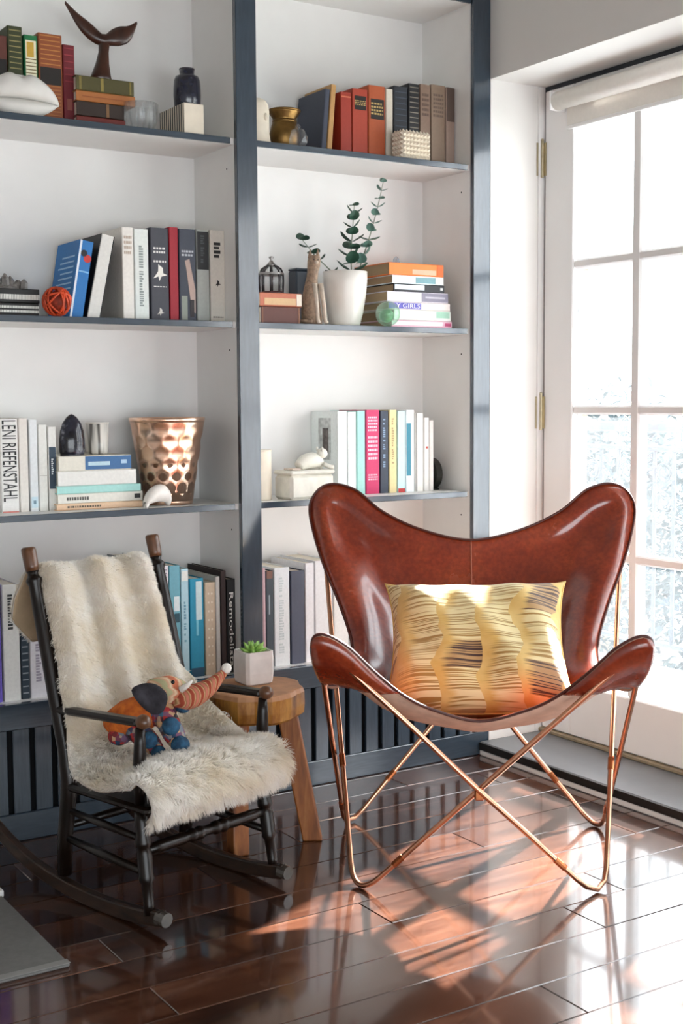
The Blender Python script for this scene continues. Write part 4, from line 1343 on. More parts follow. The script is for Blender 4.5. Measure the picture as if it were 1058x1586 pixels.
# carved white box with an animal on its lid
WB = mat('white_carved_stone', '#dcd8cc', rough=.5, var=.1, scale=35, bump=.15)
bx_ = thing('carved_stone_box', 'white carved stone box with a reclining animal on the lid', 'box', (-.553, .075, S3), (0, 0, math.radians(6)))
G().cbox(-.078, .078, -.04, .045, 0, .07, c=.008).build('box_body', WB, bx_)
G().cbox(-.08, .08, -.042, .047, .0705, .083, c=.005).build('lid', WB, bx_)
g = G()
sk = [((-.022, 0, .092), .016), ((.0, 0, .105), .022), ((.028, 0, .108), .024), ((.05, 0, .10), .018), ((.06, 0, .088), .008)]
g.tube(catmull([p for p, _ in sk], 5), [r for a_, b_ in zip(sk, sk[1:]) for r in [a_[1] + (b_[1] - a_[1]) * i_ / 5 for i_ in range(5)]] + [sk[-1][1]], 14)
an = g.build('animal_body', WB, bx_, smooth=True)
G().ball((.058, -.006, .128), .016, 14, 9, s=(1.1, .9, .95)).build('animal_head', WB, an, smooth=True)
for s_ in (-1, 1):
    G().ball((.050, -.006 + s_ * .012, .141), .0055, 8, 6, s=(.7, .5, 1.3)).build('animal_ear', WB, an, smooth=True)
G().tube(catmull([(.052, -.02, .098), (.068, -.03, .090), (.078, -.034, .0885)], 4), .0065, 8).build('animal_paw', WB, an, smooth=True)
G().cbox(-.062, -.03, -.025, .02, .0835, .0885, c=.002).build('lid_tablet', mat('pinkish_stone', '#cdb9ac', rough=.6), bx_)
bd = thing('black_disc', 'black stone disc standing at the end of the book row', 'ornament', (-.040, .165, S3))
G().tube([(-.011, 0, .05), (.011, 0, .05)], .0495, 28).build('disc', mat('black_stone', '#1c1d18', rough=.4, var=.3), bd)
G().cbox(-.013, .013, -.03, .03, 0, .006, c=.002).build('foot', mat('black_stone', '#1c1d18', rough=.4, var=.3), bd)


# ------------------------------------------------------------------ butterfly chair
CH_LOC = (-.54, -.70, 0)
CH_ROT = math.atan2(-.5921, .8059)
bf = thing('butterfly_chair', 'reddish brown leather butterfly chair on a copper rod frame', 'chair', CH_LOC, (0, 0, CH_ROT))
FTIP, BTOP = (.350, -.342, .586), (.412, .455, .852)
FFOOT, RFOOT = (.281, -.25), (.332, .228)


def rod_loop(sg):
    """front tip on side sg, front foot on the other side, back top there, rear foot on side sg"""
    A = Vector((sg * FTIP[0], FTIP[1], FTIP[2]))
    C_ = Vector((-sg * BTOP[0], BTOP[1], BTOP[2]))

    def solve(fx, fy, P, Q):
        lo_, hi_ = -.15, .01
        for _ in range(24):
            z = (lo_ + hi_) / 2
            pts = rounded([P, Vector((fx, fy, z)), Q], .085, 8)
            if min(p.z for p in pts) > .0068:
                hi_ = z
            else:
                lo_ = z
        return Vector((fx, fy, z))
    B = solve(-sg * FFOOT[0], FFOOT[1], A, C_)
    D = solve(sg * RFOOT[0], RFOOT[1], C_, A)
    B.x -= -sg * .0
    m1 = A.lerp(D, .5)
    path = rounded([m1, A, m1.lerp(A, .0)], .05)  # placeholder start, replaced below
    loop = [A, B, C_, D]
    out = []
    rr = [.05, .085, .06, .085]
    for i in range(4):
        a, b, c = loop[i - 1], loop[i], loop[(i + 1) % 4]
        d1, d2 = (a - b).normalized() * rr[i], (c - b).normalized() * rr[i]
        for k_ in range(9):
            t_ = k_ / 8
            out.append((b + d1) * (1 - t_) ** 2 + b * 2 * t_ * (1 - t_) + (b + d2) * t_ ** 2)
    return out, loop


lp1, c1_ = rod_loop(1)
lp2, c2_ = rod_loop(-1)
G().tube(lp1, .0064, 10, closed=True).build('rod_frame', COPPER, bf, smooth=True)
# the second loop is set a rod's thickness aside at the crossings
G().tube([p + Vector((0, .012 * (1 if p.y > 0 else -1) * max(0, 1 - abs(p.x) / .12), 0)) for p in resample(lp2 + [lp2[0]], 120)[:-1]], .0064, 10, closed=True).build('rod_frame', COPPER, bf, smooth=True)


def clip(p, d, name='rod_clip', L=.03, r=.0095):
    d = Vector(d).normalized()
    G().tube([Vector(p) - d * L / 2, Vector(p) + d * L / 2], r, 10).build(name, COPPER2, bf, smooth=False)


for lo_ in (c1_, c2_):
    A, B, C_, D = lo_
    for P, Q, q in ((B, A, .16), (D, A, .16), (B, C_, .30), (D, C_, .16)):
        p = P.lerp(Q, q)
        clip(p, Q - P, 'rod_sleeve', .03, .0078)
# clamp at the front and rear crossings
for a, b in ((c1_[0], c1_[1]), (c1_[2], c1_[3])):
    t_ = a.x / (a.x - b.x)
    p = a.lerp(b, t_)
    G().cbox(p.x - .011, p.x + .011, p.y - .013, p.y + .010, p.z - .022, p.z + .002, c=.003).build('clamp', COPPER2, bf)

# leather sling: a patch between four boundary curves
_back = [(-.414, .435, .862), (-.371, .435, .877), (-.309, .428, .859), (-.236, .405, .803), (-.129, .38, .756), (0, .365, .731)]
_side = [(-.414, .435, .862), (-.437, .41, .816), (-.42, .355, .743), (-.384, .285, .657), (-.344, .21, .583), (-.308, .12, .503), (-.303, .03, .452), (-.318, -.08, .435), (-.342, -.2, .455), (-.360, -.30, .52), (-.362, -.35, .588)]
_front = [(-.362, -.35, .588), (-.335, -.358, .603), (-.285, -.35, .575), (-.229, -.33, .517), (-.168, -.30, .46), (-.102, -.28, .4225), (0, -.27, .395)]


def mir(pts):
    return [(-x, y, z) for x, y, z in pts][::-1]


NU = NV = 57
ring = _back[::-1] + _side[1:] + _front[1:] + mir(_front)[1:] + mir(_side)[1:] + [(-x, y, z) for x, y, z in _back][1:-1]
RC = catmull(ring, 8, closed=True)           # smooth closed outline, starts at the back middle
nb_, ns_, nf_ = (len(_back) - 1) * 8, (len(_side) - 1) * 8, (len(_front) - 1) * 8
i1 = nb_; i2 = i1 + ns_; i3 = i2 + 2 * nf_; i4 = i3 + ns_
RCc = RC + [RC[0]]
cSL = resample(RC[i1:i2 + 1][::-1], NV)      # left side, front to back
cF = resample(RC[i2:i3 + 1], NU)             # front, left to right
cSR = resample(RC[i3:i4 + 1], NV)            # right side, front to back
cB = resample((RC[i4:] + RC[:i1 + 1])[::-1], NU)   # back, left to right


def sling(u, v):
    i_, j_ = int(round(u * (NU - 1))), int(round(v * (NV - 1)))
    Sa = cF[i_] * (1 - v) + cB[i_] * v
    Sb = cSL[j_] * (1 - u) + cSR[j_] * u
    Sc = (cF[0] * (1 - u) + cF[-1] * u) * (1 - v) + (cB[0] * (1 - u) + cB[-1] * u) * v
    p = Sa + Sb - Sc
    w_ = 16 * u * (1 - u) * v * (1 - v)
    p.z -= .018 * w_
    p.y += .012 * w_ * v
    # the seat is drawn taut between the arms
    if v < .75:
        p.z += .086 * (1 - (2 * u - 1) ** 2) ** 2.5 * math.sin(math.pi * (v / .75) ** .7)
    return p


SG = [[sling(i_ / (NU - 1), j_ / (NV - 1)) for i_ in range(NU)] for j_ in range(NV)]
# the rods inside the upper pockets press a soft ridge into each wing
_rc = np.array([tuple(p) for p in RC])
for j in range(NV):
    for i in range(NU):
        p = SG[j][i]
        wz = min(1, max(0, (p.z - .66) / .08)) * min(1, max(0, (abs(p.x) - .17) / .08))
        if wz > 0:
            e_ = float(np.sqrt(((_rc - np.array(tuple(p))) ** 2).sum(1).min()))
            r_ = math.exp(-((e_ - .034) / .013) ** 2) * .014 - math.exp(-((e_ - .085) / .03) ** 2) * .009
            p.y -= r_ * wz
            p.z += r_ * wz * .3
g = G()
g.add([p for r_ in SG for p in r_], [(j * NU + i, j * NU + i + 1, (j + 1) * NU + i + 1, (j + 1) * NU + i) for j in range(NV - 1) for i in range(NU - 1)])
sl_ = g.build('leather_sling', [LEATHER, SUEDE, LEATHER_EDGE], bf, smooth=True)
mod(sl_, 'SOLIDIFY', thickness=.0038, offset=-1, material_offset=1, material_offset_rim=2)
G().tube(RC, .0034, 6, closed=True).build('edge_binding', LEATHER_EDGE, bf, smooth=True)
# stitched centre seam of the back
jm = NU // 2
seam = [SG[j][jm] + Vector((0, -.0012, .0008)) for j in range(24, NV)]
G().tube(seam, .0016, 6).build('centre_seam', mat('pale_leather_seam', '#a5634a', rough=.5), bf, smooth=True)


def normal_at(i, j):
    a, b = SG[j][min(NU - 1, i + 1)] - SG[j][max(0, i - 1)], SG[min(NV - 1, j + 1)][i] - SG[max(0, j - 1)][i]
    n_ = a.cross(b)
    return n_.normalized() if n_.length > 1e-9 else Vector((0, 0, 1))


def pocket(cond, zmin, d, off):
    d = Vector(d).normalized()
    g_ = G()
    idx_ = {}
    vs_, fs_ = [], []
    for j in range(NV - 1):
        for i in range(NU - 1):
            q = [(i, j), (i + 1, j), (i + 1, j + 1), (i, j + 1)]
            c_ = sum((SG[b][a] for a, b in q), Vector()) / 4
            if not cond(i / (NU - 1), j / (NV - 1), c_) or max(SG[b][a].z for a, b in q) < zmin:
                continue
            f_ = []
            for a, b in q:
                if (a, b) not in idx_:
                    idx_[(a, b)] = len(vs_)
                    uu, vv = a / (NU - 1), b / (NV - 1)
                    uu, vv = min(uu, 1 - uu), min(vv, 1 - vv)
                    w_ = (min(1, uu / .035) * min(1, vv / .035)) ** .5
                    p_ = SG[b][a] + d * (.005 + off * w_)
                    p_.z = max(p_.z, zmin)
                    vs_.append(p_)
                f_.append(idx_[(a, b)])
            fs_.append(tuple(f_)[::-1])
    g_.add(vs_, fs_)
    o_ = g_.build('tip_pocket', LEATHER, bf, smooth=True)
    mod(o_, 'SOLIDIFY', thickness=.0025, offset=1)


pocket(lambda u, v, c: u < .38 and v < .5 and c.y < -.06, .466, (-.35, -.75, -.55), .014)
pocket(lambda u, v, c: u > .62 and v < .5 and c.y < -.06, .466, (.35, -.75, -.55), .014)
pocket(lambda u, v, c: u < .3 and v > .6, .72, (-.1, .95, -.25), .03)
pocket(lambda u, v, c: u > .7 and v > .6, .72, (.1, .95, -.25), .03)

# ------------------------------------------------------------------ striped cushion in the chair
CUSH, t = new_mat('mustard_striped_weave')
tc = t.n('ShaderNodeTexCoord')
sp = t.n('ShaderNodeSeparateXYZ')
t.l(tc.outputs['Object'], sp.inputs[0])
wob = t.noise(t.coords('Object'), 10, 2)
sx_ = t.math('ADD', sp.outputs[0], t.math('MULTIPLY', t.math('SUBTRACT', wob, .5), .085))
sx_ = t.math('ADD', sx_, t.math('MULTIPLY', t.math('SINE', t.math('MULTIPLY', sp.outputs[2], 40.0)), .006))
colu = t.math('FRACT', t.math('MULTIPLY', sx_, 10.5))
stripe_n = t.noise(t.coords('Object', (3.5, 3.5, 240)), 1.0, 1)
cv = t.n('ShaderNodeCombineXYZ')
t.l(t.math('FLOOR', t.math('MULTIPLY', sx_, 10.5)), cv.inputs[0])
t.l(t.math('FLOOR', t.math('ADD', t.math('MULTIPLY', sp.outputs[2], 13.0), t.math('MULTIPLY', t.math('FLOOR', t.math('MULTIPLY', sx_, 10.5)), .37))), cv.inputs[2])
wn_ = t.n('ShaderNodeTexWhiteNoise')
t.l(cv.outputs[0], wn_.inputs['Vector'])
dark_n = wn_.outputs['Value']
smask = t.ramp(t.math('ADD', colu, t.math('MULTIPLY', t.math('SUBTRACT', stripe_n, .5), .5)), [(.22, (0, 0, 0, 1)), (.42, (1, 1, 1, 1))])                       # striped columns
line = t.ramp(stripe_n, [(.52, (0, 0, 0, 1)), (.57, (1, 1, 1, 1))])
dark = t.math('GREATER_THAN', dark_n, .76)
strip_hi = t.mix(line, '#e8d6a0', '#a67f3c')
strip_lo = t.mix(line, '#b08a58', '#3b2016')
strip = t.mix(dark, strip_hi, strip_lo)
gold = t.ramp(t.noise(t.coords('Object', (1, 1, 1)), 14, 3), [(.3, '#d0a24a'), (.7, '#e2c27a')])
t.l(t.mix(smask, gold, strip), t.b.inputs['Base Color'])
t.b.inputs['Roughness'].default_value = .62
t.b.inputs['Sheen Weight'].default_value = .25
t.bump(stripe_n, .25, .002)
cu_b, cu_t = Vector((.004, -.122, .392)), Vector((.006, .158, .644))
cz_ax = (cu_t - cu_b).normalized()
cx_ax = Vector((1, 0, .03)).normalized()
cy_ax = cz_ax.cross(cx_ax)
cc = (cu_b + cu_t) / 2
Mch = Matrix.Translation(CH_LOC) @ Matrix.Rotation(CH_ROT, 4, 'Z')
Mcu = Matrix(((cx_ax.x, cy_ax.x, cz_ax.x, cc.x), (cx_ax.y, cy_ax.y, cz_ax.y, cc.y), (cx_ax.z, cy_ax.z, cz_ax.z, cc.z), (0, 0, 0, 1)))
cs = thing('cushion', 'mustard and cream striped cushion in the leather chair', 'cushion')
cs.matrix_world = Mch @ Mcu
HWc, HHc = .226, .188


def cush(sign):
    def fn(u, v):
        x, z = u * 2 - 1, v * 2 - 1
        ex_ = 1 - .11 * (1 - z * z) ** .8 * abs(x) ** 3
        ez_ = 1 - .12 * (1 - x * x) ** .8 * abs(z) ** 3
        th_ = ((1 - x ** 4) * (1 - z ** 4)) ** .55
        lump = (.007 * math.sin(6 * x + 2) * math.cos(5 * z) + .004 * math.sin(11 * x + 4 * z)) * th_
        low = 1.15 - .22 * z
        return (x * HWc * ex_, sign * (.062 * th_ * low + lump), z * HHc * ez_ - .042 * (1 - x * x) * (1 if z < 0 else 0) * z * z)
    return fn


G().grid(cush(1), 37, 29, flip=True).build('back_cover', CUSH, cs, smooth=True)
G().grid(cush(-1), 37, 29).build('front_cover', CUSH, cs, smooth=True)
_f = cush(1)
edge = [_f(i_ / 36, 0) for i_ in range(36)] + [_f(1, i_ / 28) for i_ in range(28)] + [_f(1 - i_ / 36, 1) for i_ in range(36)] + [_f(0, 1 - i_ / 28) for i_ in range(28)]
G().tube(edge, .0022, 6, closed=True).build('piping', mat('mustard_piping', '#d8b668', rough=.7), cs, smooth=True)

# ------------------------------------------------------------------ child's rocking chair
RC_LOC = (-1.40395 + .9612617 * .18, -.660525 + .27563736 * .18, 0)
RC_ROT = (0, 0, math.radians(16))
rk = thing('rocking_chair', 'small dark wooden rocking chair with turned posts', 'rocking chair', RC_LOC, RC_ROT)
HWr = .18


def turned(path, prof, name, m, n=14, parent=None):
    """turned spindle: path endpoints and (t, r) profile"""
    a, b = Vector(path[0]), Vector(path[1])
    return G().tube([a.lerp(b, t_) for t_, _ in prof], [r for _, r in prof], n).build(name, m, parent or rk, smooth=True)


def rock_curve(x):
    pts = []
    for i_ in range(25):
        y = -.075 + (.66) * i_ / 24
        z = .0135 + .42 * max(0, abs(y - .13) - .0) ** 2.0 + (.28 * max(0, y - .35) ** 1.6)
        pts.append((x, y, z))
    return pts


for s_ in (-1, 1):
    x = s_ * HWr
    # rocker: a board section swept along the curve
    P = rock_curve(x)
    g = G()
    vs, fs = [], []
    n = len(P)
    for (px, py, pz) in P:
        hz_ = .020
        for dx, dz in ((-.0105, -.0135), (.0105, -.0135), (.0105, hz_), (-.0105, hz_)):
            vs.append((px + dx, py, pz + dz))
    for i_ in range(n - 1):
        for k_ in range(4):
            l_ = (k_ + 1) % 4
            fs.append((i_ * 4 + k_, i_ * 4 + l_, (i_ + 1) * 4 + l_, (i_ + 1) * 4 + k_)[::-1])
    fs += [(0, 1, 2, 3), tuple((n - 1) * 4 + k_ for k_ in (3, 2, 1, 0))]
    ro = g.add(vs, fs).build('rocker', ROCKERWOOD, rk)
    mod(ro, 'BEVEL', width=.004, segments=2)
    G().tube([(x, P[0][1] + .012, P[0][2] + .004), (x, P[0][1] - .012, P[0][2] + .003)], [.0165, .0155], 12).build('rocker_tip', mat('worn_rocker_tip', '#4a443e', rough=.25, var=.3, coat=.4), ro, smooth=False)
    # rear post, leaning back above the seat
    g = G()
    zz = [(.262, .05, .0165), (.256, .14, .017), (.240, .235, .0185), (.236, .27, .019), (.247, .34, .018), (.276, .44, .0175), (.305, .55, .0165), (.333, .65, .0155), (.345, .695, .0145), (.3475, .703, .018), (.349, .709, .018), (.351, .714, .0135), (.3525, .720, .0115), (.354, .726, .0145), (.357, .737, .0158), (.3655, .768, .0168), (.368, .776, .0162), (.3685, .7795, .012)]
    g.tube([(x, y, z) for y, z, _ in zz[:14]], [r for _, _, r in zz[:14]], 14).build('back_post', BLACKWOOD, rk, smooth=True)
    G().tube([(x, y, z) for y, z, _ in zz[13:]], [r for _, _, r in zz[13:]], 14).build('finial', TURNED, rk, smooth=True)
    # front leg
    turned(((x * .99, -.005, .25), (x * 1.02, -.036, .035)), [(0, .012), (.1, .0145), (.2, .0135), (.3, .0175), (.34, .0175), (.36, .013), (.42, .0165), (.62, .0155), (.66, .0175), (.7, .0125), (.9, .011), (1, .0125)], 'front_leg', BLACKWOOD)
    # arm with knob, arm post
    ar = G().cbox(x - .014, x + .014, -.035, .262, .412, .428, c=.005, M=Matrix.Translation((0, 0, 0)) @ Matrix.Rotation(0, 4, 'X')).build('arm', BLACKWOOD, rk)
    ar.rotation_euler = (math.radians(-3.0), 0, 0)
    ar.location = (0, 0, .018)
    G().ball((x, -.045, .422), .0165, 14, 9, s=(1, 1.1, .95)).build('arm_knob', TURNED, ar, smooth=True)
    turned(((x, -.005, .262), (x, -.012, .428)), [(0, .011), (.2, .0125), (.5, .0145), (.8, .0125), (1, .010)], 'arm_post', BLACKWOOD)
    # side stretchers
    turned(((x, -.018, .12), (x, .255, .135)), [(0, .008), (.5, .0105), (1, .008)], 'side_stretcher', BLACKWOOD)
    turned(((x, -.01, .19), (x, .25, .20)), [(0, .007), (.5, .009), (1, .007)], 'side_stretcher', BLACKWOOD)
turned(((-HWr, -.016, .165), (HWr, -.016, .165)), [(0, .009), (.12, .013), (.30, .0135), (.34, .011), (.36, .0155), (.385, .0155), (.40, .011), (.42, .015), (.445, .015), (.46, .011), (.54, .011), (.555, .015), (.58, .015), (.60, .011), (.615, .0155), (.64, .0155), (.66, .011), (.70, .0135), (.88, .013), (1, .009)], 'front_stretcher', BLACKWOOD)
turned(((-HWr, .255, .16), (HWr, .255, .16)), [(0, .008), (.5, .011), (1, .008)], 'rear_stretcher', BLACKWOOD)
G().cbox(-.195, .195, -.045, .255, .248, .266, c=.006).build('seat', BLACKWOOD, rk)
G().cbox(-.178, .178, .318, .332, .590, .645, c=.005).build('top_slat', BLACKWOOD, rk)
for i_ in range(5):
    xx = -.12 + .06 * i_
    G().tube([(xx, .235, .262), (xx, .284, .44), (xx, .324, .60)], .007, 8).build('back_spindle', BLACKWOOD, rk, smooth=True)

# ------------------------------------------------------------------ sheepskin throw
sk_ = thing('sheepskin_throw', 'ivory sheepskin throw draped over the rocking chair', 'sheepskin', RC_LOC, RC_ROT)
prof = [(.462, .545), (.446, .605), (.412, .680), (.374, .730), (.330, .722), (.297, .648), (.258, .54), (.222, .43), (.185, .362), (.135, .325), (.06, .316), (-.02, .335), (-.070, .342), (-.106, .320), (-.114, .282), (-.092, .258)]
PP = resample(catmull([(0, y, z) for y, z in prof], 6), 61)
hw_k = [(0, .10), (.06, .165), (.12, .172), (.22, .155), (.3, .156), (.45, .163), (.55, .178), (.65, .196), (.75, .200), (.86, .203), (1, .195)]


def interp(tab, t_):
    for (a, va), (b, vb) in zip(tab, tab[1:]):
        if t_ <= b:
            return va + (vb - va) * (t_ - a) / (b - a)
    return tab[-1][1]


NUs = 41


def throw(u, v):
    j_ = int(round(v * 60))
    p = PP[j_].copy()
    hw = interp(hw_k, v)
    x = (u * 2 - 1)
    seat_w = min(1, max(0, (v - .58) / .08))
    back_w = min(1, max(0, (v - .16) / .08)) * (1 - min(1, max(0, (v - .5) / .14)))
    fold = math.sin(8.2 * x + .9 + 1.2 * v) * .014 + math.sin(15 * x + 2) * .004
    d = fold * back_w
    p.y -= d * .85
    p.z += d * .35 + (fold * .5 * max(0, 1 - abs(v - .27) / .07))
    # edges: droop at the near side of the seat, climb to the arm at the far side
    e_n = max(0, -x - .72) / .28
    e_f = max(0, x - .72) / .28
    p.z -= seat_w * e_n ** 1.3 * .022 * (1 if v < .88 else .3)
    if .5 < v < .82:
        p.z += e_f ** 1.3 * .075 * math.sin(math.pi * (v - .5) / .32)
    p.y -= back_w * (max(0, abs(x) - .8) / .2) * -.012
    # plump seat
    p.z += seat_w * (1 - min(1, max(0, (v - .86) / .06))) * .012 * (1 - x * x)
    p.y -= min(1, max(0, (v - .84) / .06)) * .02 * (1 - x * x) * (1 if v < .97 else .5)
    return Vector((x * hw - .014 - .024 * seat_w, p.y, p.z))


TG = [[throw(i_ / (NUs - 1), j_ / 60) for i_ in range(NUs)] for j_ in range(61)]
g = G()
g.add([p for r_ in TG for p in r_], [(j * NUs + i, (j + 1) * NUs + i, (j + 1) * NUs + i + 1, j * NUs + i + 1) for j in range(60) for i in range(NUs - 1)])
ho = g.build('hide', [FLEECE, SKIN], sk_, smooth=True)
mod(ho, 'SOLIDIFY', thickness=.006, offset=-1, material_offset=1, material_offset_rim=0)
# fleece strands
T = np.array([[tuple(p) for p in r_] for r_ in TG])
NS = 100000
fj = rng.uniform(0, 59.999, NS); fi = rng.uniform(0, NUs - 1.001, NS)
j0, i0 = fj.astype(int), fi.astype(int)
a, b = (fj - j0)[:, None], (fi - i0)[:, None]
p00, p01, p10, p11 = T[j0, i0], T[j0, i0 + 1], T[j0 + 1, i0], T[j0 + 1, i0 + 1]
base = p00 * (1 - a) * (1 - b) + p01 * (1 - a) * b + p10 * a * (1 - b) + p11 * a * b
dv, du = p10 - p00, p01 - p00
nn = np.cross(dv, du)
nn /= np.linalg.norm(nn, axis=1, keepdims=True) + 1e-9
dvn = dv / (np.linalg.norm(dv, axis=1, keepdims=True) + 1e-9)
tuft = np.stack([np.sin(base[:, 0] * 190 + np.sin(base[:, 2] * 120) * 2), np.sin(base[:, 1] * 200 + 1), np.cos(base[:, 2] * 170 + base[:, 0] * 80)], 1) * .26
dirv = nn * .75 + dvn * .35 + tuft + rng.normal(0, .22, (NS, 3))
dirv[:, 2] -= .18
dirv /= np.linalg.norm(dirv, axis=1, keepdims=True)
frontw = np.clip((fj / 60 - .6) / .15, 0, 1)
ln_ = (rng.uniform(.008, .013, NS) + frontw * .013)[:, None]
side = np.cross(dirv, rng.normal(0, 1, (NS, 3)))
side /= np.linalg.norm(side, axis=1, keepdims=True) + 1e-9
wd = .0009
mid = base + dirv * ln_ * .55
tip = base + dirv * ln_ + np.array([0, 0, -1.0]) * ln_ * .16 + tuft * ln_ * .25
V = np.concatenate([base - side * wd, base + side * wd, mid - side * wd * .8, mid + side * wd * .8, tip], 1).reshape(-1, 3)
me = bpy.data.meshes.new('fleece')
nvt = NS * 5
me.vertices.add(nvt)
me.vertices.foreach_set('co', V.ravel())
o5 = (np.arange(NS) * 5)[:, None]
quads = o5 + np.array([0, 1, 3, 2])
tris = o5 + np.array([2, 3, 4])
loops = np.concatenate([quads, tris], 1).ravel()
me.loops.add(len(loops))
me.loops.foreach_set('vertex_index', loops.astype(np.int32))
me.polygons.add(NS * 2)
st = np.stack([np.arange(NS) * 7, np.arange(NS) * 7 + 4], 1).ravel()
me.polygons.foreach_set('loop_start', st.astype(np.int32))
me.update(calc_edges=True)
me.validate()
me.materials.append(FLEECE)
fo = obj('fleece', me, sk_)
fo['kind'] = 'stuff'

# ------------------------------------------------------------------ knitted elephant toy on the sheepskin
def knit(name, stops, scale=40, bump=.5, kind='noise', stretch=(1, 1, 1)):
    m, t = new_mat(name)
    v_ = t.coords('Object', stretch)
    if kind == 'noise':
        f_ = t.noise(v_, scale, 3)
    elif kind == 'cells':
        vo = t.n('ShaderNodeTexVoronoi')
        vo.inputs['Scale'].default_value = scale
        t.l(v_, vo.inputs['Vector'])
        sp_ = t.n('ShaderNodeSeparateColor')
        t.l(vo.outputs['Color'], sp_.inputs[0])
        f_ = sp_.outputs[0]
    else:
        wv = t.n('ShaderNodeTexWave')
        wv.inputs['Scale'].default_value = scale
        wv.inputs['Distortion'].default_value = 2.5
        wv.inputs['Detail'].default_value = 1
        t.l(v_, wv.inputs['Vector'])
        f_ = wv.outputs['Fac']
    t.l(t.ramp(f_, stops), t.b.inputs['Base Color'])
    t.b.inputs['Roughness'].default_value = .85
    bn = t.noise(t.coords('Object'), 260, 2)
    t.bump(bn, bump, .003)
    return m


K_OR = knit('orange_knit', [(.3, '#b8521a'), (.7, '#e07a28')], 60)
K_EAR = knit('charcoal_felt', [(.3, '#1d1b20'), (.7, '#3a373f')], 50)
K_MIX = knit('patchwork_knit', [(0, '#1f3f5c'), (.25, '#b4302c'), (.45, '#262a34'), (.6, '#d0a478'), (.8, '#2f6a86'), (1, '#8e3b54')], 90, kind='cells')
K_BLUE = knit('blue_bobble_knit', [(.3, '#14304a'), (.7, '#2a5f80')], 60)
K_FACE = knit('pink_cream_knit', [(.1, '#c9714f'), (.4, '#e8d2b0'), (.7, '#dba98a'), (.95, '#b9b48a')], 26, kind='wave', stretch=(.3, .3, 2.2))
K_TRUNK = knit('striped_tan_knit', [(.15, '#a3462f'), (.4, '#d9b386'), (.65, '#8f6a3c'), (.9, '#c97864')], 22, kind='wave', stretch=(1, .4, 1))
K_WHITE = knit('white_pompom', [(.3, '#d8d2c8'), (.7, '#f2eee8')], 80)
ty = thing('elephant_toy', 'patchwork knitted elephant toy sitting on the sheepskin', 'toy', RC_LOC, RC_ROT)


def lc(s, f, z):
    return Vector((s - .18, -f, z))


def chain(pts, n=14, per=4):
    P_ = catmull([p for p, _ in pts], per)
    R_ = []
    for (p, r), (q, r2) in zip(pts, pts[1:]):
        R_ += [r + (r2 - r) * k_ / per for k_ in range(per)]
    R_.append(pts[-1][1])
    return G().tube(P_, R_, n)


chain([(lc(.052, -.168, .385), .010), (lc(.062, -.160, .394), .030), (lc(.080, -.132, .408), .042), (lc(.102, -.108, .420), .042), (lc(.122, -.092, .430), .034), (lc(.134, -.084, .436), .014)]).build('body', K_OR, ty, smooth=True)
G().ball(lc(.130, -.074, .428), .036, 16, 10, s=(1, 1, 1.05)).build('chest', K_MIX, ty, smooth=True)
chain([(lc(.112, -.108, .462), .010), (lc(.124, -.094, .468), .028), (lc(.142, -.062, .472), .033), (lc(.158, -.036, .466), .027), (lc(.168, -.020, .462), .012)]).build('head', K_FACE, ty, smooth=True)
tr_ = chain([(lc(.146, -.045, .452), .018), (lc(.158, -.022, .457), .026), (lc(.172, -.003, .466), .025), (lc(.190, .017, .482), .019), (lc(.206, .032, .502), .012), (lc(.215, .041, .516), .008)]).build('trunk', K_TRUNK, ty, smooth=True)
G().ball(lc(.218, .044, .523), .0115, 12, 8).build('pompom', K_WHITE, tr_, smooth=True)
# ear: a folded felt flap
_er = [lc(*q) for q in ((.055, -.082, .484), (.074, -.066, .497), (.094, -.044, .494), (.105, -.024, .472), (.098, -.028, .440), (.082, -.042, .432), (.064, -.062, .452))]
_ec = sum(_er, Vector()) / len(_er) + Vector((.006, .012, .0))
_eo = catmull(_er, 4, closed=True)
g = G()
vs_ = [_ec] + [_ec.lerp(p, .55) + Vector((.0, -.004, .004)) for p in _eo] + _eo
n_ = len(_eo)
g.add(vs_, [(0, 1 + k_, 1 + (k_ + 1) % n_) for k_ in range(n_)] + [(1 + k_, 1 + n_ + k_, 1 + n_ + (k_ + 1) % n_, 1 + (k_ + 1) % n_) for k_ in range(n_)])
eo = g.build('ear', K_EAR, ty, smooth=True)
mod(eo, 'SOLIDIFY', thickness=.008, offset=0)
G().ball(lc(.128, -.030, .497), .0045, 8, 6).build('eye', mat('black_bead', '#0c0b0c', rough=.2), ty, smooth=True)
G().tube([lc(.138, -.016, .480), lc(.146, -.002, .492), lc(.152, .008, .503)], [.008, .006, .001], 8).build('tusk', K_WHITE, ty, smooth=True)
for pts, bl in (
        ([(lc(.124, -.062, .432), .022), (lc(.122, -.042, .408), .025), (lc(.127, -.028, .382), .024), (lc(.130, -.016, .362), .018)], [(.110, -.018, .405, .020), (.120, .000, .364, .021)]),
        ([(lc(.078, -.108, .392), .024), (lc(.086, -.084, .378), .025), (lc(.094, -.066, .362), .022), (lc(.099, -.050, .348), .016)], [(.080, -.056, .374, .019), (.091, -.038, .346, .017)])):
    lg_ = chain(pts).build('leg', K_MIX, ty, smooth=True)
    for (s_, f_, z_, r_) in bl:
        G().ball(lc(s_, f_, z_), r_, 14, 9).build('bobble', K_BLUE, lg_, smooth=True)
G().ball(lc(.062, -.134, .374), .026, 14, 9, s=(1, 1, .8)).build('hind_patch', K_MIX, ty, smooth=True)
G().ball(lc(.157, -.032, .440), .019, 12, 8, s=(1, 1, .9)).build('chin_patch', K_BLUE, ty, smooth=True)

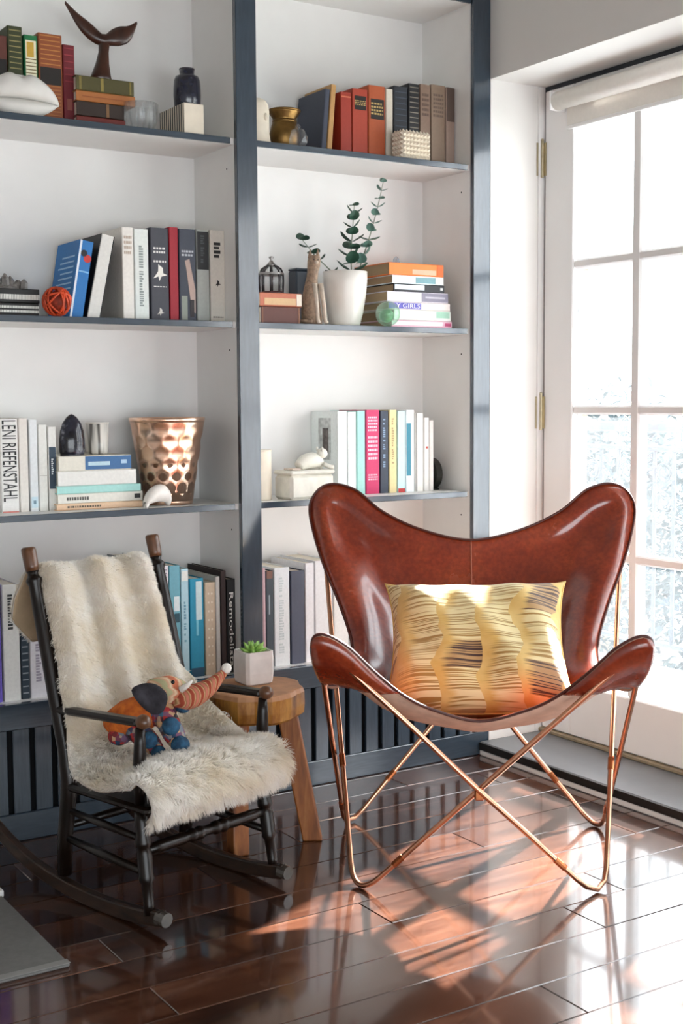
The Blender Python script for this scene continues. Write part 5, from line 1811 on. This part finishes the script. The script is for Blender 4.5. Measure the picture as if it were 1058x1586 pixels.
# ------------------------------------------------------------------ live-edge stool with potted succulent
so = thing('slab_stool', 'live-edge wooden stool with splayed legs by the bookcase', 'stool', (-.942, -.318, 0))
out = []
for i_ in range(40):
    a = 2 * math.pi * i_ / 40
    r_ = .128 + .006 * math.sin(3 * a + .6) + .004 * math.sin(7 * a) + .003 * math.sin(11 * a + 2)
    out.append((r_ * math.cos(a), r_ * math.sin(a)))
g = G()
ZT, ZB = .395, .322
rings = [(.90, ZB), (.985, ZB + .008), (1.0, ZB + .03), (.995, ZT - .012), (.965, ZT - .002), (.93, ZT)]
vs, fs, mi = [], [], []
n = len(out)
for s_, z in rings:
    vs += [(x * s_, y * s_, z) for x, y in out]
for j in range(len(rings) - 1):
    for k_ in range(n):
        fs.append((j * n + k_, j * n + (k_ + 1) % n, (j + 1) * n + (k_ + 1) % n, (j + 1) * n + k_))
        mi.append(1 if j < 3 else 0)
fs += [tuple(range(n))[::-1], tuple((len(rings) - 1) * n + k_ for k_ in range(n))]
mi += [1, 0]
g.v, g.f, g.mi = vs, fs, mi
g.build('slab_top', [SLABTOP, SLABSIDE], so)


def beam(p0, p1, w0, w1, d, ref, name, m, parent):
    p0, p1 = Vector(p0), Vector(p1)
    t_ = (p1 - p0).normalized()
    x_ = Vector(ref)
    x_ = (x_ - t_ * x_.dot(t_)).normalized()
    y_ = t_.cross(x_)
    vs_ = []
    for p, w_ in ((p0, w0), (p1, w1)):
        for a_, b_ in ((-1, -1), (1, -1), (1, 1), (-1, 1)):
            q_ = p + x_ * a_ * w_ / 2 + y_ * b_ * d / 2
            vs_.append(q_)
    for q_ in vs_[4:]:
        q_.z = 0.0005
    o_ = G().add(vs_, [(0, 1, 2, 3), (7, 6, 5, 4), (0, 4, 5, 1), (1, 5, 6, 2), (2, 6, 7, 3), (3, 7, 4, 0)]).build(name, m, parent)
    mod(o_, 'BEVEL', width=.004, segments=2)
    return o_


beam((.075, -.035, .335), (.124, -.075, 0), .050, .050, .034, (.85, -.53, 0), 'leg', LEGWOOD, so)
beam((-.065, -.030, .335), (-.085, -.070, 0), .044, .044, .040, (1, 0, 0), 'leg', LEGWOOD, so)
beam((.0, .065, .335), (-.005, .125, 0), .044, .044, .034, (1, 0, 0), 'leg', LEGWOOD, so)

pp_ = thing('potted_succulent', 'green succulent in a square white concrete pot on the stool', 'plant', (-.9225, -.2855, ZT))
g = G()
PW, PH = .040, .084
lvl = [(.80, 0), (.93, .004), (1.0, .03), (1.0, .066), (.97, PH), (.86, PH), (.82, PH - .012)]


def sqr(s_, z):
    q = []
    c_ = .22
    for sx2, sy2 in ((-1, -1), (1, -1), (1, 1), (-1, 1)):
        a_, b_ = ((0, 1), (1, 0)) if sx2 * sy2 > 0 else ((1, 0), (0, 1))
        for (kx, ky) in (a_, b_):
            q.append((sx2 * PW * s_ * (1 - c_ * kx * .9), sy2 * PW * s_ * (1 - c_ * ky * .9), z))
    return q


vs, fs = [], []
for s_, z in lvl:
    vs += sqr(s_, z)
for j in range(len(lvl) - 1):
    for k_ in range(8):
        fs.append((j * 8 + k_, j * 8 + (k_ + 1) % 8, (j + 1) * 8 + (k_ + 1) % 8, (j + 1) * 8 + k_))
fs += [tuple(range(8))[::-1], tuple((len(lvl) - 1) * 8 + k_ for k_ in range(8))]
G().add(vs, fs).build('pot', mat('white_concrete', '#dfdad6', rough=.6, var=.06, scale=30, bump=.1), pp_)
G().lathe([(0, .0735), (.03, .0735)], 14).build('soil', mat('dark_soil', '#14160f', rough=1, var=.4, scale=90, bump=.4), pp_)
SUC = mat('succulent_green', '#8fbc5c', rough=.4, var=.25, scale=60)
for ring_, (n_, el_, L_) in enumerate(((5, 1.15, .030), (7, .75, .036), (8, .3, .036))):
    for i_ in range(n_):
        a = 2 * math.pi * i_ / n_ + ring_ * .5
        d = Vector((math.cos(a) * math.cos(el_), math.sin(a) * math.cos(el_), math.sin(el_)))
        p0 = Vector((0, 0, .075))
        G().tube([p0, p0 + d * L_ * .45, p0 + d * L_ * .8 + Vector((0, 0, .002)), p0 + d * L_ + Vector((0, 0, .004))], [.003, .0062, .0042, .0008], 7).build('succulent_leaf', SUC, pp_, smooth=True)

# ------------------------------------------------------------------ flat things on the floor at the frame's edge
mt = thing('floor_mat', 'pale grey flat mat on the floor beside the rocking chair', 'mat', (-2.05, -.555, 0))
MATM = mat('grey_mat_weave', '#747371', rough=.6, var=.08, scale=60, bump=.15)
G().cbox(-.45, .448, -.22, .20, .0005, .009, c=.003).build('mat_body', MATM, mt)
G().cbox(-.45, .449, -.2215, -.20, .0092, .0105, c=.0006).build('mat_hem', mat('pale_mat_hem', '#8f8e8b', rough=.6), mt)
wp = thing('white_board', 'white board lying on the floor behind the grey mat', 'board', (-1.90, -.21, 0))
G().cbox(-.30, .305, -.135, .14, .0005, .016, c=.002).build('panel', WHITE_TRIM, wp)
G().cbox(-.29, .295, -.125, .13, .0162, .0175, c=.0008).build('top_sheet', CERAMIC, wp)
